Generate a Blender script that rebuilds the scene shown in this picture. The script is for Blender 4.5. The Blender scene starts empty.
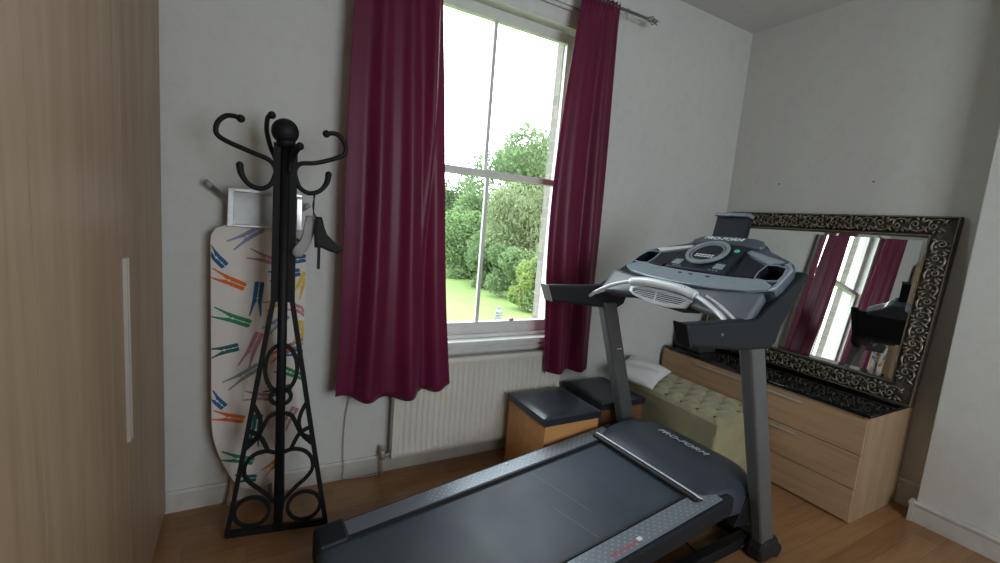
import bpy, bmesh, math, random
from mathutils import Vector, Matrix
random.seed(7)
PI = math.pi
S = bpy.context.scene
COL = S.collection

# ------------------------------------------------------------------ materials
def ramp(nt, src, stops):
    r = nt.nodes.new('ShaderNodeValToRGB')
    e = r.color_ramp.elements
    while len(e) < len(stops): e.new(0.5)
    for k, (p, c) in enumerate(stops):
        e[k].position = p; e[k].color = (*c, 1)
    nt.links.new(src, r.inputs[0])
    return r.outputs[0]

def base_mat(name, rough=.5, metal=0., spec=.5):
    m = bpy.data.materials.new(name); m.use_nodes = True
    b = m.node_tree.nodes['Principled BSDF']
    b.inputs['Roughness'].default_value = rough
    b.inputs['Metallic'].default_value = metal
    b.inputs['Specular IOR Level'].default_value = spec
    return m, m.node_tree, b

def coords(nt, scale=(1, 1, 1), rot=(0, 0, 0)):
    tc = nt.nodes.new('ShaderNodeTexCoord'); mp = nt.nodes.new('ShaderNodeMapping')
    mp.inputs['Scale'].default_value = scale; mp.inputs['Rotation'].default_value = rot
    nt.links.new(tc.outputs['Object'], mp.inputs[0])
    return mp.outputs[0]

def noise(nt, vec, scale, detail=4, rough=.55, dist=0):
    n = nt.nodes.new('ShaderNodeTexNoise')
    n.inputs['Scale'].default_value = scale; n.inputs['Detail'].default_value = detail
    n.inputs['Roughness'].default_value = rough; n.inputs['Distortion'].default_value = dist
    nt.links.new(vec, n.inputs['Vector'])
    return n.outputs[0]

def bump(nt, b, h, strength=.2, dist=.01):
    n = nt.nodes.new('ShaderNodeBump')
    n.inputs['Strength'].default_value = strength; n.inputs['Distance'].default_value = dist
    nt.links.new(h, n.inputs['Height']); nt.links.new(n.outputs[0], b.inputs['Normal'])

def mat(name, col, rough=.5, metal=0., vary=.12, scale=8, bmp=0., spec=.5, stretch=(1, 1, 1), coat=0.):
    """noise-varied colour"""
    m, nt, b = base_mat(name, rough, metal, spec)
    v = coords(nt, stretch)
    n = noise(nt, v, scale)
    lo = tuple(max(0, c * (1 - vary)) for c in col); hi = tuple(min(1, c * (1 + vary)) for c in col)
    nt.links.new(ramp(nt, n, [(.3, lo), (.7, hi)]), b.inputs['Base Color'])
    if bmp: bump(nt, b, noise(nt, v, scale * 8, 3), bmp, .004)
    b.inputs['Coat Weight'].default_value = coat
    return m

def wood(name, cols, rough=.45, axis='Z', scale=1.0, coat=0.):
    m, nt, b = base_mat(name, rough)
    st = {'Z': (14, 14, .9), 'Y': (14, .9, 14), 'X': (.9, 14, 14)}[axis]
    v = coords(nt, tuple(s * scale for s in st))
    n = noise(nt, v, 2.2, 8, .62, .6)
    nt.links.new(ramp(nt, n, [(.25, cols[0]), (.5, cols[1]), (.75, cols[2])]), b.inputs['Base Color'])
    bump(nt, b, n, .08, .003)
    b.inputs['Coat Weight'].default_value = coat
    return m

M = {}
def wall_mat(name, col):
    m, nt, b = base_mat(name, .85, 0, .25)
    v = coords(nt)
    n = noise(nt, v, 1.1, 5, .6)
    n2 = noise(nt, v, 14, 5, .7)
    a = ramp(nt, n, [(.25, tuple(c * .93 for c in col)), (.7, col)])
    d = ramp(nt, n2, [(.3, (.94, .93, .92)), (.5, (1, 1, 1))])
    mx = nt.nodes.new('ShaderNodeMix'); mx.data_type = 'RGBA'; mx.blend_type = 'MULTIPLY'
    mx.inputs[0].default_value = 1
    nt.links.new(a, mx.inputs[6]); nt.links.new(d, mx.inputs[7])
    nt.links.new(mx.outputs[2], b.inputs['Base Color'])
    bump(nt, b, noise(nt, v, 60, 3), .12, .003)
    return m
M['wall'] = wall_mat('painted plaster', (.60, .60, .575))
M['ceiling'] = wall_mat('ceiling paint', (.60, .60, .58))
M['gloss_white'] = mat('white gloss paint', (.66, .66, .64), .35, vary=.06, scale=12, bmp=.05)
M['dirty_white'] = mat('aged white paint', (.52, .50, .46), .5, vary=.12, scale=9, bmp=.08)
M['radiator'] = mat('radiator enamel', (.64, .61, .55), .38, vary=.05, scale=5)

def floor_mat():
    m, nt, b = base_mat('laminate floor', .3, 0, .5)
    v = coords(nt, (1, 1, 1), (0, 0, 0))
    br = nt.nodes.new('ShaderNodeTexBrick')
    br.inputs['Scale'].default_value = 1
    br.inputs['Brick Width'].default_value = .62; br.inputs['Row Height'].default_value = .1
    br.inputs['Mortar Size'].default_value = .0015; br.offset = .37
    br.inputs['Color1'].default_value = (.27, .135, .058, 1); br.inputs['Color2'].default_value = (.36, .195, .088, 1)
    br.inputs['Mortar'].default_value = (.20, .11, .055, 1)
    nt.links.new(v, br.inputs['Vector'])
    v2 = coords(nt, (2.0, 26, 26))
    n = noise(nt, v2, 1.6, 8, .62, .8)
    g = ramp(nt, n, [(.25, (.72, .66, .6)), (.6, (1, 1, 1)), (.8, (1.0, 1.0, 1.0))])
    mx = nt.nodes.new('ShaderNodeMix'); mx.data_type = 'RGBA'; mx.blend_type = 'MULTIPLY'; mx.inputs[0].default_value = 1
    nt.links.new(br.outputs['Color'], mx.inputs[6]); nt.links.new(g, mx.inputs[7])
    nt.links.new(mx.outputs[2], b.inputs['Base Color'])
    bump(nt, b, n, .05, .002)
    return m
M['floor'] = floor_mat()
M['ward'] = wood('wardrobe wood', [(.255, .165, .095), (.33, .225, .138), (.39, .28, .18)], .45, 'Z', .55)
M['chest'] = wood('pale chest wood', [(.33, .205, .115), (.42, .27, .16), (.50, .33, .205)], .42, 'Y', .9)
M['chest_side'] = wood('chest side wood', [(.29, .19, .11), (.38, .26, .155), (.44, .31, .19)], .45, 'Z', .9)
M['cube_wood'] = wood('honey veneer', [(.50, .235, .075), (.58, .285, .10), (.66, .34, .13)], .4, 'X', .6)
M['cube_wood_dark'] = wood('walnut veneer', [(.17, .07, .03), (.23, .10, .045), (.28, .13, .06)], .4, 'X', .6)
M['black_leather'] = mat('black faux leather', (.018, .022, .030), .33, vary=.3, scale=18, bmp=.25)
M['black_glass'] = mat('black glass', (.008, .008, .010), .06, vary=.05)
M['iron'] = mat('black painted iron', (.006, .006, .007), .6, vary=.2, scale=20, bmp=.1, spec=.3)
M['chrome'] = mat('brushed steel', (.62, .62, .62), .28, 1, vary=.08, scale=20)
M['handle_metal'] = mat('satin handle', (.46, .43, .38), .45, .3, vary=.05)
M['dull_metal'] = mat('dull grey metal', (.34, .34, .34), .42, .8, vary=.1, scale=20)
M['pole_metal'] = mat('curtain pole metal', (.30, .31, .30), .4, .7, vary=.1, scale=20)
M['silver_plastic'] = mat('silver plastic', (.30, .355, .41), .30, .25, vary=.05, scale=30)
M['pale_plastic'] = mat('pale silver plastic', (.74, .76, .80), .3, .1, vary=.05, scale=30)
M['blue_grey'] = mat('blue grey plastic', (.085, .105, .135), .36, .1, vary=.08, scale=20, bmp=.04)
M['dark_plastic'] = mat('charcoal plastic', (.012, .015, .020), .5, vary=.12, scale=20, bmp=.05, spec=.3)
M['panel_plastic'] = mat('dark panel plastic', (.014, .018, .026), .4, vary=.12, scale=20, spec=.3)
M['black_rubber'] = mat('black rubber', (.010, .010, .012), .6, vary=.15, scale=20, bmp=.1)
M['post'] = mat('grey post enamel', (.135, .14, .145), .4, .35, vary=.06, scale=20)
M['cap_grey'] = mat('grey end cap', (.30, .31, .32), .4, .1, vary=.05)
M['lettering_white'] = mat('white lettering', (.72, .74, .76), .4, vary=.02)
M['lettering_bright'] = mat('bright lettering', (.9, .92, .94), .4, vary=.01)
M['lettering_red'] = mat('red lettering', (.55, .05, .06), .4, vary=.02)
M['lettering_grey'] = mat('grey lettering', (.25, .27, .29), .4, vary=.02)
M['green_button'] = mat('green button', (.12, .55, .45), .35, vary=.02)
M['pillow'] = mat('white pillow cotton', (.74, .73, .75), .85, vary=.04, scale=6, bmp=.2)
M['board_cover'] = mat('ironing board cotton', (.66, .61, .57), .85, vary=.04, scale=5, bmp=.15)
M['grey_cloth'] = mat('grey felt', (.33, .33, .33), .9, vary=.1, scale=20, bmp=.2)
M['black_cloth'] = mat('black cloth', (.012, .012, .014), .8, vary=.2, scale=30, bmp=.2)
M['cable_white'] = mat('white cable', (.42, .39, .35), .5, vary=.05)
M['copper'] = mat('painted pipe', (.36, .31, .26), .5, .2, vary=.2, scale=20)
M['wood_stick'] = mat('faded wood', (.30, .20, .15), .6, vary=.1)
pin_cols = {'blue': (.02, .11, .24), 'orange': (.62, .13, .02), 'green': (.02, .22, .08), 'lilac': (.24, .25, .38), 'pink': (.42, .20, .24),
            'teal': (.01, .10, .10), 'grey': (.22, .23, .25), 'yellow': (.60, .43, .06), 'amber': (.60, .27, .05)}
for k_, c_ in pin_cols.items(): M['pin_' + k_] = mat('printed ' + k_, c_, .85, vary=.1, scale=30)

def velvet(name, col, sheen=.6):
    m, nt, b = base_mat(name, .55, 0, .3)
    v = coords(nt)
    n = noise(nt, v, 6, 5)
    nt.links.new(ramp(nt, n, [(.3, tuple(c * .8 for c in col)), (.7, tuple(c * 1.15 for c in col))]), b.inputs['Base Color'])
    b.inputs['Sheen Weight'].default_value = sheen; b.inputs['Sheen Roughness'].default_value = .4
    bump(nt, b, noise(nt, v, 300, 2), .1, .001)
    return m
M['velvet'] = velvet('olive velvet', (.36, .33, .19), .5)
M['velvet_dark'] = velvet('velvet button', (.09, .078, .035), .2)

def curtain_mat():
    m, nt, b = base_mat('burgundy curtain satin', .42, 0, .35)
    v = coords(nt)
    n = noise(nt, v, 2.5, 4)
    nt.links.new(ramp(nt, n, [(.3, (.120, .007, .038)), (.7, (.155, .009, .052))]), b.inputs['Base Color'])
    b.inputs['Sheen Weight'].default_value = .12
    bump(nt, b, noise(nt, v, 400, 2), .08, .001)
    tr = nt.nodes.new('ShaderNodeBsdfTranslucent'); tr.inputs[0].default_value = (.30, .015, .10, 1)
    mx = nt.nodes.new('ShaderNodeMixShader'); mx.inputs[0].default_value = .22
    out = nt.nodes['Material Output']
    nt.links.new(b.outputs[0], mx.inputs[1]); nt.links.new(tr.outputs[0], mx.inputs[2]); nt.links.new(mx.outputs[0], out.inputs[0])
    return m
M['curtain'] = curtain_mat()

def glass_mat():
    m = bpy.data.materials.new('window glass'); m.use_nodes = True
    nt = m.node_tree; nt.nodes.remove(nt.nodes['Principled BSDF'])
    t = nt.nodes.new('ShaderNodeBsdfTransparent'); g = nt.nodes.new('ShaderNodeBsdfGlossy')
    g.inputs['Roughness'].default_value = .02
    t.inputs[0].default_value = (.95, .97, .96, 1)
    lw = nt.nodes.new('ShaderNodeLayerWeight'); lw.inputs[0].default_value = .5
    p = nt.nodes.new('ShaderNodeMath'); p.operation = 'POWER'; p.inputs[1].default_value = 5; nt.links.new(lw.outputs['Facing'], p.inputs[0])
    q = nt.nodes.new('ShaderNodeMath'); q.operation = 'MULTIPLY_ADD'; q.inputs[1].default_value = .9; q.inputs[2].default_value = .035; nt.links.new(p.outputs[0], q.inputs[0])
    mx = nt.nodes.new('ShaderNodeMixShader')
    nt.links.new(q.outputs[0], mx.inputs[0]); nt.links.new(t.outputs[0], mx.inputs[1]); nt.links.new(g.outputs[0], mx.inputs[2])
    nt.links.new(mx.outputs[0], nt.nodes['Material Output'].inputs[0])
    return m
M['glass'] = glass_mat()
m_, nt_, b_ = base_mat('silvered mirror', .01, 1); b_.inputs['Base Color'].default_value = (.80, .82, .80, 1); M['mirror'] = m_

def bronze():
    m, nt, b = base_mat('aged bronze relief', .38, .85)
    v = coords(nt)
    n = noise(nt, v, 40, 4)
    nt.links.new(ramp(nt, n, [(.3, (.14, .12, .09)), (.7, (.40, .36, .29))]), b.inputs['Base Color'])
    return m
M['bronze'] = bronze()
M['bronze_dark'] = mat('dark bronze', (.060, .052, .040), .45, .6, vary=.3, scale=30)
M['bronze_edge'] = mat('bronze edge', (.20, .17, .12), .35, .8, vary=.2, scale=30)

def belt_mat():
    m, nt, b = base_mat('treadmill belt rubber', .45, 0, .40)
    v = coords(nt)
    n = noise(nt, v, 3.5, 6, .65)
    nt.links.new(ramp(nt, n, [(.3, (.042, .054, .072)), (.7, (.058, .073, .095))]), b.inputs['Base Color'])
    sc = coords(nt, (2.5, 60, 1), (0, 0, .25))
    n2 = noise(nt, v, 5, 4)
    r = ramp(nt, n2, [(.3, (.46,) * 3), (.7, (.56,) * 3)])
    nt.links.new(r, b.inputs['Roughness'])
    bump(nt, b, noise(nt, v, 500, 2), .12, .0008)
    return m
M['belt'] = belt_mat()
M['belt_seam'] = mat('worn belt seam', (.15, .165, .18), .5, vary=.5, scale=60)

def tread_mat():
    """silver foot rail with rows of small raised grip dots"""
    m, nt, b = base_mat('dotted foot rail', .36, .35)
    tc = nt.nodes.new('ShaderNodeTexCoord')
    vor = nt.nodes.new('ShaderNodeTexVoronoi'); vor.inputs['Randomness'].default_value = 0
    mp = nt.nodes.new('ShaderNodeMapping'); mp.inputs['Scale'].default_value = (44, 44, 0); mp.inputs['Rotation'].default_value = (0, 0, PI / 4)
    nt.links.new(tc.outputs['Object'], mp.inputs[0]); nt.links.new(mp.outputs[0], vor.inputs['Vector']); vor.inputs['Scale'].default_value = 1
    dots = ramp(nt, vor.outputs['Distance'], [(.18, (1, 1, 1)), (.24, (0, 0, 0))])
    sx = nt.nodes.new('ShaderNodeSeparateXYZ'); nt.links.new(tc.outputs['Object'], sx.inputs[0])
    def cmp(sock, op, val):
        a = nt.nodes.new('ShaderNodeMath'); a.operation = op; nt.links.new(sock, a.inputs[0]); a.inputs[1].default_value = val; return a.outputs[0]
    def mul(a, c):
        k = nt.nodes.new('ShaderNodeMath'); k.operation = 'MULTIPLY'; nt.links.new(a, k.inputs[0]); nt.links.new(c, k.inputs[1]); return k.outputs[0]
    ab = nt.nodes.new('ShaderNodeMath'); ab.operation = 'ABSOLUTE'; nt.links.new(sx.outputs[1], ab.inputs[0])
    gate = mul(mul(cmp(sx.outputs[0], 'GREATER_THAN', .42), cmp(ab.outputs[0], 'GREATER_THAN', .284)), cmp(ab.outputs[0], 'LESS_THAN', .362))
    sp = nt.nodes.new('ShaderNodeSeparateColor'); nt.links.new(dots, sp.inputs[0])
    f = mul(sp.outputs[0], gate)
    mx = nt.nodes.new('ShaderNodeMix'); mx.data_type = 'RGBA'
    nt.links.new(f, mx.inputs[0]); mx.inputs[6].default_value = (.20, .225, .26, 1); mx.inputs[7].default_value = (.30, .33, .37, 1)  # dots coloured lighter than the rail, painting in the highlights on the bumps
    nt.links.new(mx.outputs[2], b.inputs['Base Color'])
    bump(nt, b, f, .5, .002)
    return m
M['tread'] = tread_mat()

def brick_mat():
    m, nt, b = base_mat('outer brick', .9)
    v = coords(nt, (1, 1, 1), (0, PI / 2, 0))
    br = nt.nodes.new('ShaderNodeTexBrick'); br.inputs['Scale'].default_value = 1
    br.inputs['Brick Width'].default_value = .22; br.inputs['Row Height'].default_value = .075; br.inputs['Mortar Size'].default_value = .006
    br.inputs['Color1'].default_value = (.24, .21, .19, 1); br.inputs['Color2'].default_value = (.18, .155, .14, 1); br.inputs['Mortar'].default_value = (.24, .23, .22, 1)
    sx = nt.nodes.new('ShaderNodeTexCoord'); sp = nt.nodes.new('ShaderNodeSeparateXYZ'); cb = nt.nodes.new('ShaderNodeCombineXYZ')
    nt.links.new(sx.outputs['Object'], sp.inputs[0])
    ad = nt.nodes.new('ShaderNodeMath'); ad.operation = 'ADD'
    nt.links.new(sp.outputs[0], ad.inputs[0]); nt.links.new(sp.outputs[1], ad.inputs[1])
    nt.links.new(ad.outputs[0], cb.inputs[0]); nt.links.new(sp.outputs[2], cb.inputs[1])
    nt.links.new(cb.outputs[0], br.inputs['Vector'])
    nt.links.new(br.outputs['Color'], b.inputs['Base Color'])
    return m
M['brick'] = brick_mat()
def leaf_mat(name, c1, c2):
    m, nt, b = base_mat(name, .6, 0, .2)
    v = coords(nt)
    n = noise(nt, v, 1.3, 4)
    nt.links.new(ramp(nt, n, [(.3, c1), (.7, c2)]), b.inputs['Base Color'])
    tr = nt.nodes.new('ShaderNodeBsdfTranslucent'); tr.inputs[0].default_value = (*c2, 1)
    mx = nt.nodes.new('ShaderNodeMixShader'); mx.inputs[0].default_value = .42
    nt.links.new(b.outputs[0], mx.inputs[1]); nt.links.new(tr.outputs[0], mx.inputs[2]); nt.links.new(mx.outputs[0], nt.nodes['Material Output'].inputs[0])
    return m
M['leaf_mid'] = leaf_mat('mid green leaves', (.10, .155, .065), (.165, .235, .11))
M['leaf_pale'] = leaf_mat('pale green leaves', (.13, .20, .08), (.19, .275, .12))
M['leaf_yellow'] = leaf_mat('yellow green leaves', (.17, .235, .065), (.235, .31, .10))
M['leaf_willow'] = leaf_mat('olive willow leaves', (.14, .175, .085), (.20, .24, .12))
M['bark'] = mat('bark', (.10, .08, .06), .9, vary=.3)
M['lawn'] = mat('mown lawn', (.125, .19, .045), .9, vary=.16, scale=.6, bmp=.1)
M['stone'] = mat('weathered stone', (.16, .165, .17), .85, vary=.25, scale=14)
M['slate'] = mat('slate roof', (.16, .17, .19), .7, vary=.2, scale=3)
M['house_wall'] = mat('red brick house wall', (.36, .20, .15), .9, vary=.2, scale=3)

# ------------------------------------------------------------------ mesh helpers
class MB:
    def __init__(s): s.v = []; s.f = []; s.mi = []; s.sm = []; s.cur = 0; s.xf = None
    def add(s, vs, fs, smooth=False):
        o = len(s.v)
        for v in vs: s.v.append(tuple(s.xf @ Vector(v)) if s.xf is not None else tuple(v))
        for f in fs: s.f.append(tuple(i + o for i in f)); s.mi.append(s.cur); s.sm.append(smooth)
    def box(s, a, b):
        (x0, y0, z0), (x1, y1, z1) = a, b
        s.add([(x0, y0, z0), (x1, y0, z0), (x1, y1, z0), (x0, y1, z0), (x0, y0, z1), (x1, y0, z1), (x1, y1, z1), (x0, y1, z1)],
              [(3, 2, 1, 0), (4, 5, 6, 7), (0, 1, 5, 4), (1, 2, 6, 5), (2, 3, 7, 6), (3, 0, 4, 7)])
    def prism(s, pts, vec, smooth=False):
        """closed polygon (3d points) extruded by vec"""
        n = len(pts); vec = Vector(vec)
        top = [tuple(Vector(p) + vec) for p in pts]
        s.add(list(pts) + top, [tuple(range(n))[::-1], tuple(range(n, 2 * n))])
        s.add(list(pts) + top, [(i, (i + 1) % n, n + (i + 1) % n, n + i) for i in range(n)], smooth)
    def tube(s, pts, r, seg=10, caps=True, closed=False, flat=1.0):
        P = [Vector(p) for p in pts]; n = len(P)
        R = r if isinstance(r, (list, tuple)) else [r] * n
        T = []
        for i in range(n):
            if closed: d = P[(i + 1) % n] - P[i - 1]
            else: d = P[min(i + 1, n - 1)] - P[max(i - 1, 0)]
            T.append(d.normalized() if d.length > 1e-9 else Vector((0, 0, 1)))
        up = Vector((0, 0, 1)) if abs(T[0].z) < .9 else Vector((0, 1, 0))
        N = (up - T[0] * up.dot(T[0])).normalized()
        vs = []
        for i in range(n):
            N = (N - T[i] * N.dot(T[i]))
            N = N.normalized() if N.length > 1e-6 else Vector((1, 0, 0))
            B = T[i].cross(N)
            for k in range(seg):
                a = 2 * PI * k / seg
                vs.append(tuple(P[i] + (N * math.cos(a) * flat + B * math.sin(a)) * R[i]))
        fs = []
        m = n if closed else n - 1
        for i in range(m):
            j = (i + 1) % n
            for k in range(seg):
                l = (k + 1) % seg
                fs.append((i * seg + k, i * seg + l, j * seg + l, j * seg + k))
        s.add(vs, fs, True)
        if caps and not closed:
            s.add(vs[:seg], [tuple(range(seg))[::-1]]); s.add(vs[-seg:], [tuple(range(seg))])
    def ball(s, c, r, seg=14, rings=9, sc=(1, 1, 1)):
        vs = []; fs = []
        for i in range(rings + 1):
            t = PI * i / rings
            for k in range(seg):
                a = 2 * PI * k / seg
                vs.append((c[0] + r * sc[0] * math.sin(t) * math.cos(a), c[1] + r * sc[1] * math.sin(t) * math.sin(a), c[2] + r * sc[2] * math.cos(t)))
        for i in range(rings):
            for k in range(seg):
                l = (k + 1) % seg
                fs.append((i * seg + k, (i + 1) * seg + k, (i + 1) * seg + l, i * seg + l))
        s.add(vs, fs, True)
    def lathe(s, c, prof, seg=20):
        vs = []; fs = []
        for (r, z) in prof:
            for k in range(seg):
                a = 2 * PI * k / seg; vs.append((c[0] + r * math.cos(a), c[1] + r * math.sin(a), c[2] + z))
        for i in range(len(prof) - 1):
            for k in range(seg):
                l = (k + 1) % seg; fs.append((i * seg + k, i * seg + l, (i + 1) * seg + l, (i + 1) * seg + k))
        s.add(vs, fs, True)
    def grid(s, fn, nu, nv, closed_u=False, smooth=True):
        vs = [fn(i / nu, j / nv) for i in range(nu + 1) for j in range(nv + 1)]
        fs = [(i * (nv + 1) + j, (i + 1) * (nv + 1) + j, (i + 1) * (nv + 1) + j + 1, i * (nv + 1) + j + 1) for i in range(nu) for j in range(nv)]
        s.add(vs, fs, smooth)
    def build(s, name, mats, parent=None, bevel=0, bseg=2, fix=True):
        me = bpy.data.meshes.new(name); me.from_pydata(s.v, [], s.f)
        if not isinstance(mats, (list, tuple)): mats = [mats]
        for m in mats: me.materials.append(M[m] if isinstance(m, str) else m)
        for p, i, sm in zip(me.polygons, s.mi, s.sm): p.material_index = i; p.use_smooth = sm
        if fix:
            bm = bmesh.new(); bm.from_mesh(me)
            bmesh.ops.remove_doubles(bm, verts=bm.verts, dist=1e-6)
            bmesh.ops.recalc_face_normals(bm, faces=bm.faces)
            bm.to_mesh(me); bm.free()
        o = bpy.data.objects.new(name, me); COL.objects.link(o)
        if parent is not None: o.parent = parent
        if bevel:
            b = o.modifiers.new('bevel', 'BEVEL'); b.width = bevel; b.segments = bseg; b.limit_method = 'ANGLE'; b.angle_limit = math.radians(40)
            b.harden_normals = False
        return o

def empty(name, loc, rz=0):
    o = bpy.data.objects.new(name, None); COL.objects.link(o)
    o.location = loc; o.rotation_euler = (0, 0, rz); o.empty_display_size = .1
    return o
def tag(o, label, cat, group=None, kind=None):
    o['label'] = label; o['category'] = cat
    if group: o['group'] = group
    if kind: o['kind'] = kind
    return o
def struct(o): o['kind'] = 'structure'; return o
def smooth_path(pts, n=6):
    """Catmull-Rom through points"""
    P = [Vector(p) for p in pts]; out = []
    for i in range(len(P) - 1):
        a = P[max(i - 1, 0)]; b = P[i]; c = P[i + 1]; d = P[min(i + 2, len(P) - 1)]
        for k in range(n):
            t = k / n
            out.append(.5 * ((2 * b) + (c - a) * t + (2 * a - 5 * b + 4 * c - d) * t * t + (3 * b - a - 3 * c + d) * t ** 3))
    out.append(P[-1])
    return out
def bx(name, a, b, m, parent=None, bevel=0):
    mb = MB(); mb.box(a, b); return mb.build(name, m, parent, bevel)

# ------------------------------------------------------------------ camera (calibrated from the room's vanishing points)
H = 1.45; FPX = 450.0
cx = Vector((.87309187, -.48034228, .08355761)); cy = Vector((.00974916, -.15414633, -.98799993)); cz = Vector((.48745824, .86342933, -.12990097))
cam = bpy.data.cameras.new('camera'); cam.sensor_width = 36; cam.lens = FPX / 1000 * 36; cam.clip_start = .05; cam.clip_end = 400
co = bpy.data.objects.new('camera', cam); COL.objects.link(co)
mw = Matrix((( cx.x, -cy.x, -cz.x, 0), (cx.y, -cy.y, -cz.y, 0), (cx.z, -cy.z, -cz.z, H), (0, 0, 0, 1)))
co.matrix_world = mw
S.camera = co

# ------------------------------------------------------------------ room shell
YW = 2.37; XR = 3.40; XL = -.93; YB = -1.75; ZC = 3.06
TH = .28
struct(bx('floor', (XL - .1, YB - .1, -.12), (XR + .3, YW + .02, 0), 'floor'))
struct(bx('ceiling', (XL - .1, YB - .1, ZC), (XR + .3, YW + .1, ZC + .12), 'ceiling'))
OX0, OX1, OZ0, OZ1 = .60, 1.86, .70, 2.73
w = MB()
w.box((XL - .1, YW, -.1), (OX0, YW + .2, ZC + .1)); w.box((OX1, YW, -.1), (XR + .3, YW + .2, ZC + .1))
w.box((OX0, YW, -.1), (OX1, YW + .2, OZ0)); w.box((OX0, YW, OZ1), (OX1, YW + .2, ZC + .1))
struct(w.build('wall_window', 'wall'))
w = MB()
w.box((XL - .1, YW + .2, -3.4), (.64, YW + TH, ZC + .1)); w.box((1.785, YW + .2, -3.4), (XR + .3, YW + TH, ZC + .1))
w.box((.64, YW + .2, -3.4), (1.785, YW + TH, OZ0 - .04)); w.box((.64, YW + .2, OZ1 - .04), (1.785, YW + TH, ZC + .1))
struct(w.build('wall_outer_brick', 'brick'))
struct(bx('wall_right', (XR, YB - .1, -.1), (XR + .3, YW, ZC + .1), 'wall'))
struct(bx('wall_chimney_breast', (3.25, YB, 0), (XR + .01, .86, ZC), 'wall', None, .006))
struct(bx('wall_left', (XL - .1, YB - .1, -.1), (XL, YW, ZC + .1), 'wall'))
RX0, RX1, RZ0, RZ1 = .6, 2.15, .80, 2.50
w = MB()
w.box((XL - .1, YB - .2, -.1), (RX0, YB, ZC + .1)); w.box((RX1, YB - .2, -.1), (XR + .3, YB, ZC + .1))
w.box((RX0, YB - .2, -.1), (RX1, YB, RZ0)); w.box((RX0, YB - .2, RZ1), (RX1, YB, ZC + .1))
struct(w.build('wall_rear', 'wall'))
# unseen rear window behind the photographer, added and sized to fill the room with light
w = MB()
w.box((RX0, YB - .14, RZ0), (RX0 + .06, YB - .08, RZ1)); w.box((RX1 - .06, YB - .14, RZ0), (RX1, YB - .08, RZ1))
w.box((RX0, YB - .14, RZ0), (RX1, YB - .08, RZ0 + .07)); w.box((RX0, YB - .14, RZ1 - .06), (RX1, YB - .08, RZ1))
w.box((RX0, YB - .14, 1.66), (RX1, YB - .08, 1.71)); w.box(((RX0 + RX1) / 2 - .02, YB - .14, RZ0), ((RX0 + RX1) / 2 + .02, YB - .08, RZ1))
w2r = struct(w.build('window_rear_fill', 'gloss_white'))
# baseboards
def skirting(name, p0, p1, nrm, h=.13, m='dirty_white', bead=True):
    """board along p0-p1 (xy), nrm points into the room"""
    p0 = Vector((*p0, 0)); p1 = Vector((*p1, 0)); n = Vector((*nrm, 0))
    prof = [(0, 0), (.018, 0), (.018, h - .035), (.014, h - .03), (.024, h - .024), (.026, h - .012), (.018, h), (0, h)] if bead else [(0, 0), (.016, 0), (.016, h - .01), (.01, h), (0, h)]
    mb = MB(); mb.prism([tuple(p0 + n * a + Vector((0, 0, z))) for a, z in prof], p1 - p0)
    return struct(mb.build(name, m))
skirting('baseboard_window', (XL, YW), (XR, YW), (0, -1), .10, bead=False)
skirting('baseboard_right', (XR, .86), (XR, YW), (-1, 0), .16)
skirting('baseboard_breast', (3.25, YB), (3.25, .86), (-1, 0), .12)
skirting('baseboard_return', (3.225, .86), (XR, .86), (0, 1), .12)
skirting('baseboard_rear', (XL, YB), (3.25, YB), (0, 1), .12)

# ------------------------------------------------------------------ window_1 : box sash window
win = empty('window_1', (1.225, YW, OZ0)); struct(win)
def wp(name, mb, m, bevel=.003):
    o = mb.build(name, m, win, bevel); o.matrix_parent_inverse = Matrix.Translation(-Vector(win.location)); return o
GX0, GX1 = .725, 1.725
fr = MB()                                        # box frame linings
fr.box((OX0, YW + .0, OZ0), (GX0 - .055, YW + .2, OZ1)); fr.box((GX1 + .055, YW + .0, OZ0), (OX1, YW + .2, OZ1))
fr.box((OX0, YW + .0, 2.655), (OX1, YW + .2, OZ1)); fr.box((OX0, YW + .0, OZ0), (OX1, YW + .2, .735))
fr.box((GX1 + .035, YW + .005, .73), (GX1 + .055, YW + .03, 2.66)); fr.box((GX0 - .055, YW + .005, .73), (GX0 - .035, YW + .03, 2.66))
fr.box((GX0 - .05, YW + .005, 2.645), (GX1 + .05, YW + .03, 2.66))
wp('window_frame', fr, 'gloss_white')
ar = MB()                                        # moulded architrave on the room side
for (a, d) in ((0, .016), (.018, .026), (.06, .02), (.075, .032)):
    e = .09
    ar.box((OX0 - e, YW - d, OZ0 - .02), (OX0 - a, YW, OZ1 + a)); ar.box((OX1 + a, YW - d, OZ0 - .02), (OX1 + e, YW, OZ1 + a))
    ar.box((OX0 - e, YW - d, OZ1 + a), (OX1 + e, YW, OZ1 + e))
wp('architrave', ar, 'gloss_white', .002)
def sash(name, y, z0, z1, bot, top):
    sb = MB(); t = .036
    sb.box((GX0 - .05, y, z0 - bot), (GX0, y + t, z1 + top)); sb.box((GX1, y, z0 - bot), (GX1 + .05, y + t, z1 + top))
    sb.box((GX0, y, z0 - bot), (GX1, y + t, z0)); sb.box((GX0, y, z1), (GX1, y + t, z1 + top))
    sb.box((1.225 - .011, y + .006, z0), (1.225 + .011, y + .030, z1))
    o = wp(name, sb, 'gloss_white')
    g = MB(); g.box((GX0 - .004, y + .016, z0 - .004), (GX1 + .004, y + .020, z1 + .004))
    g.build('pane', 'glass', o)
    return o
sash('lower_sash', YW + .04, .835, 1.708, .09, .036)
sash('upper_sash', YW + .082, 1.745, 2.585, .036, .06)
sl = MB(); sl.box((OX0 - .1, YW - .055, .712), (OX1 + .1, YW + .05, .742)); sl.box((OX0 - .07, YW - .03, .665), (OX1 + .07, YW, .712))
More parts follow.
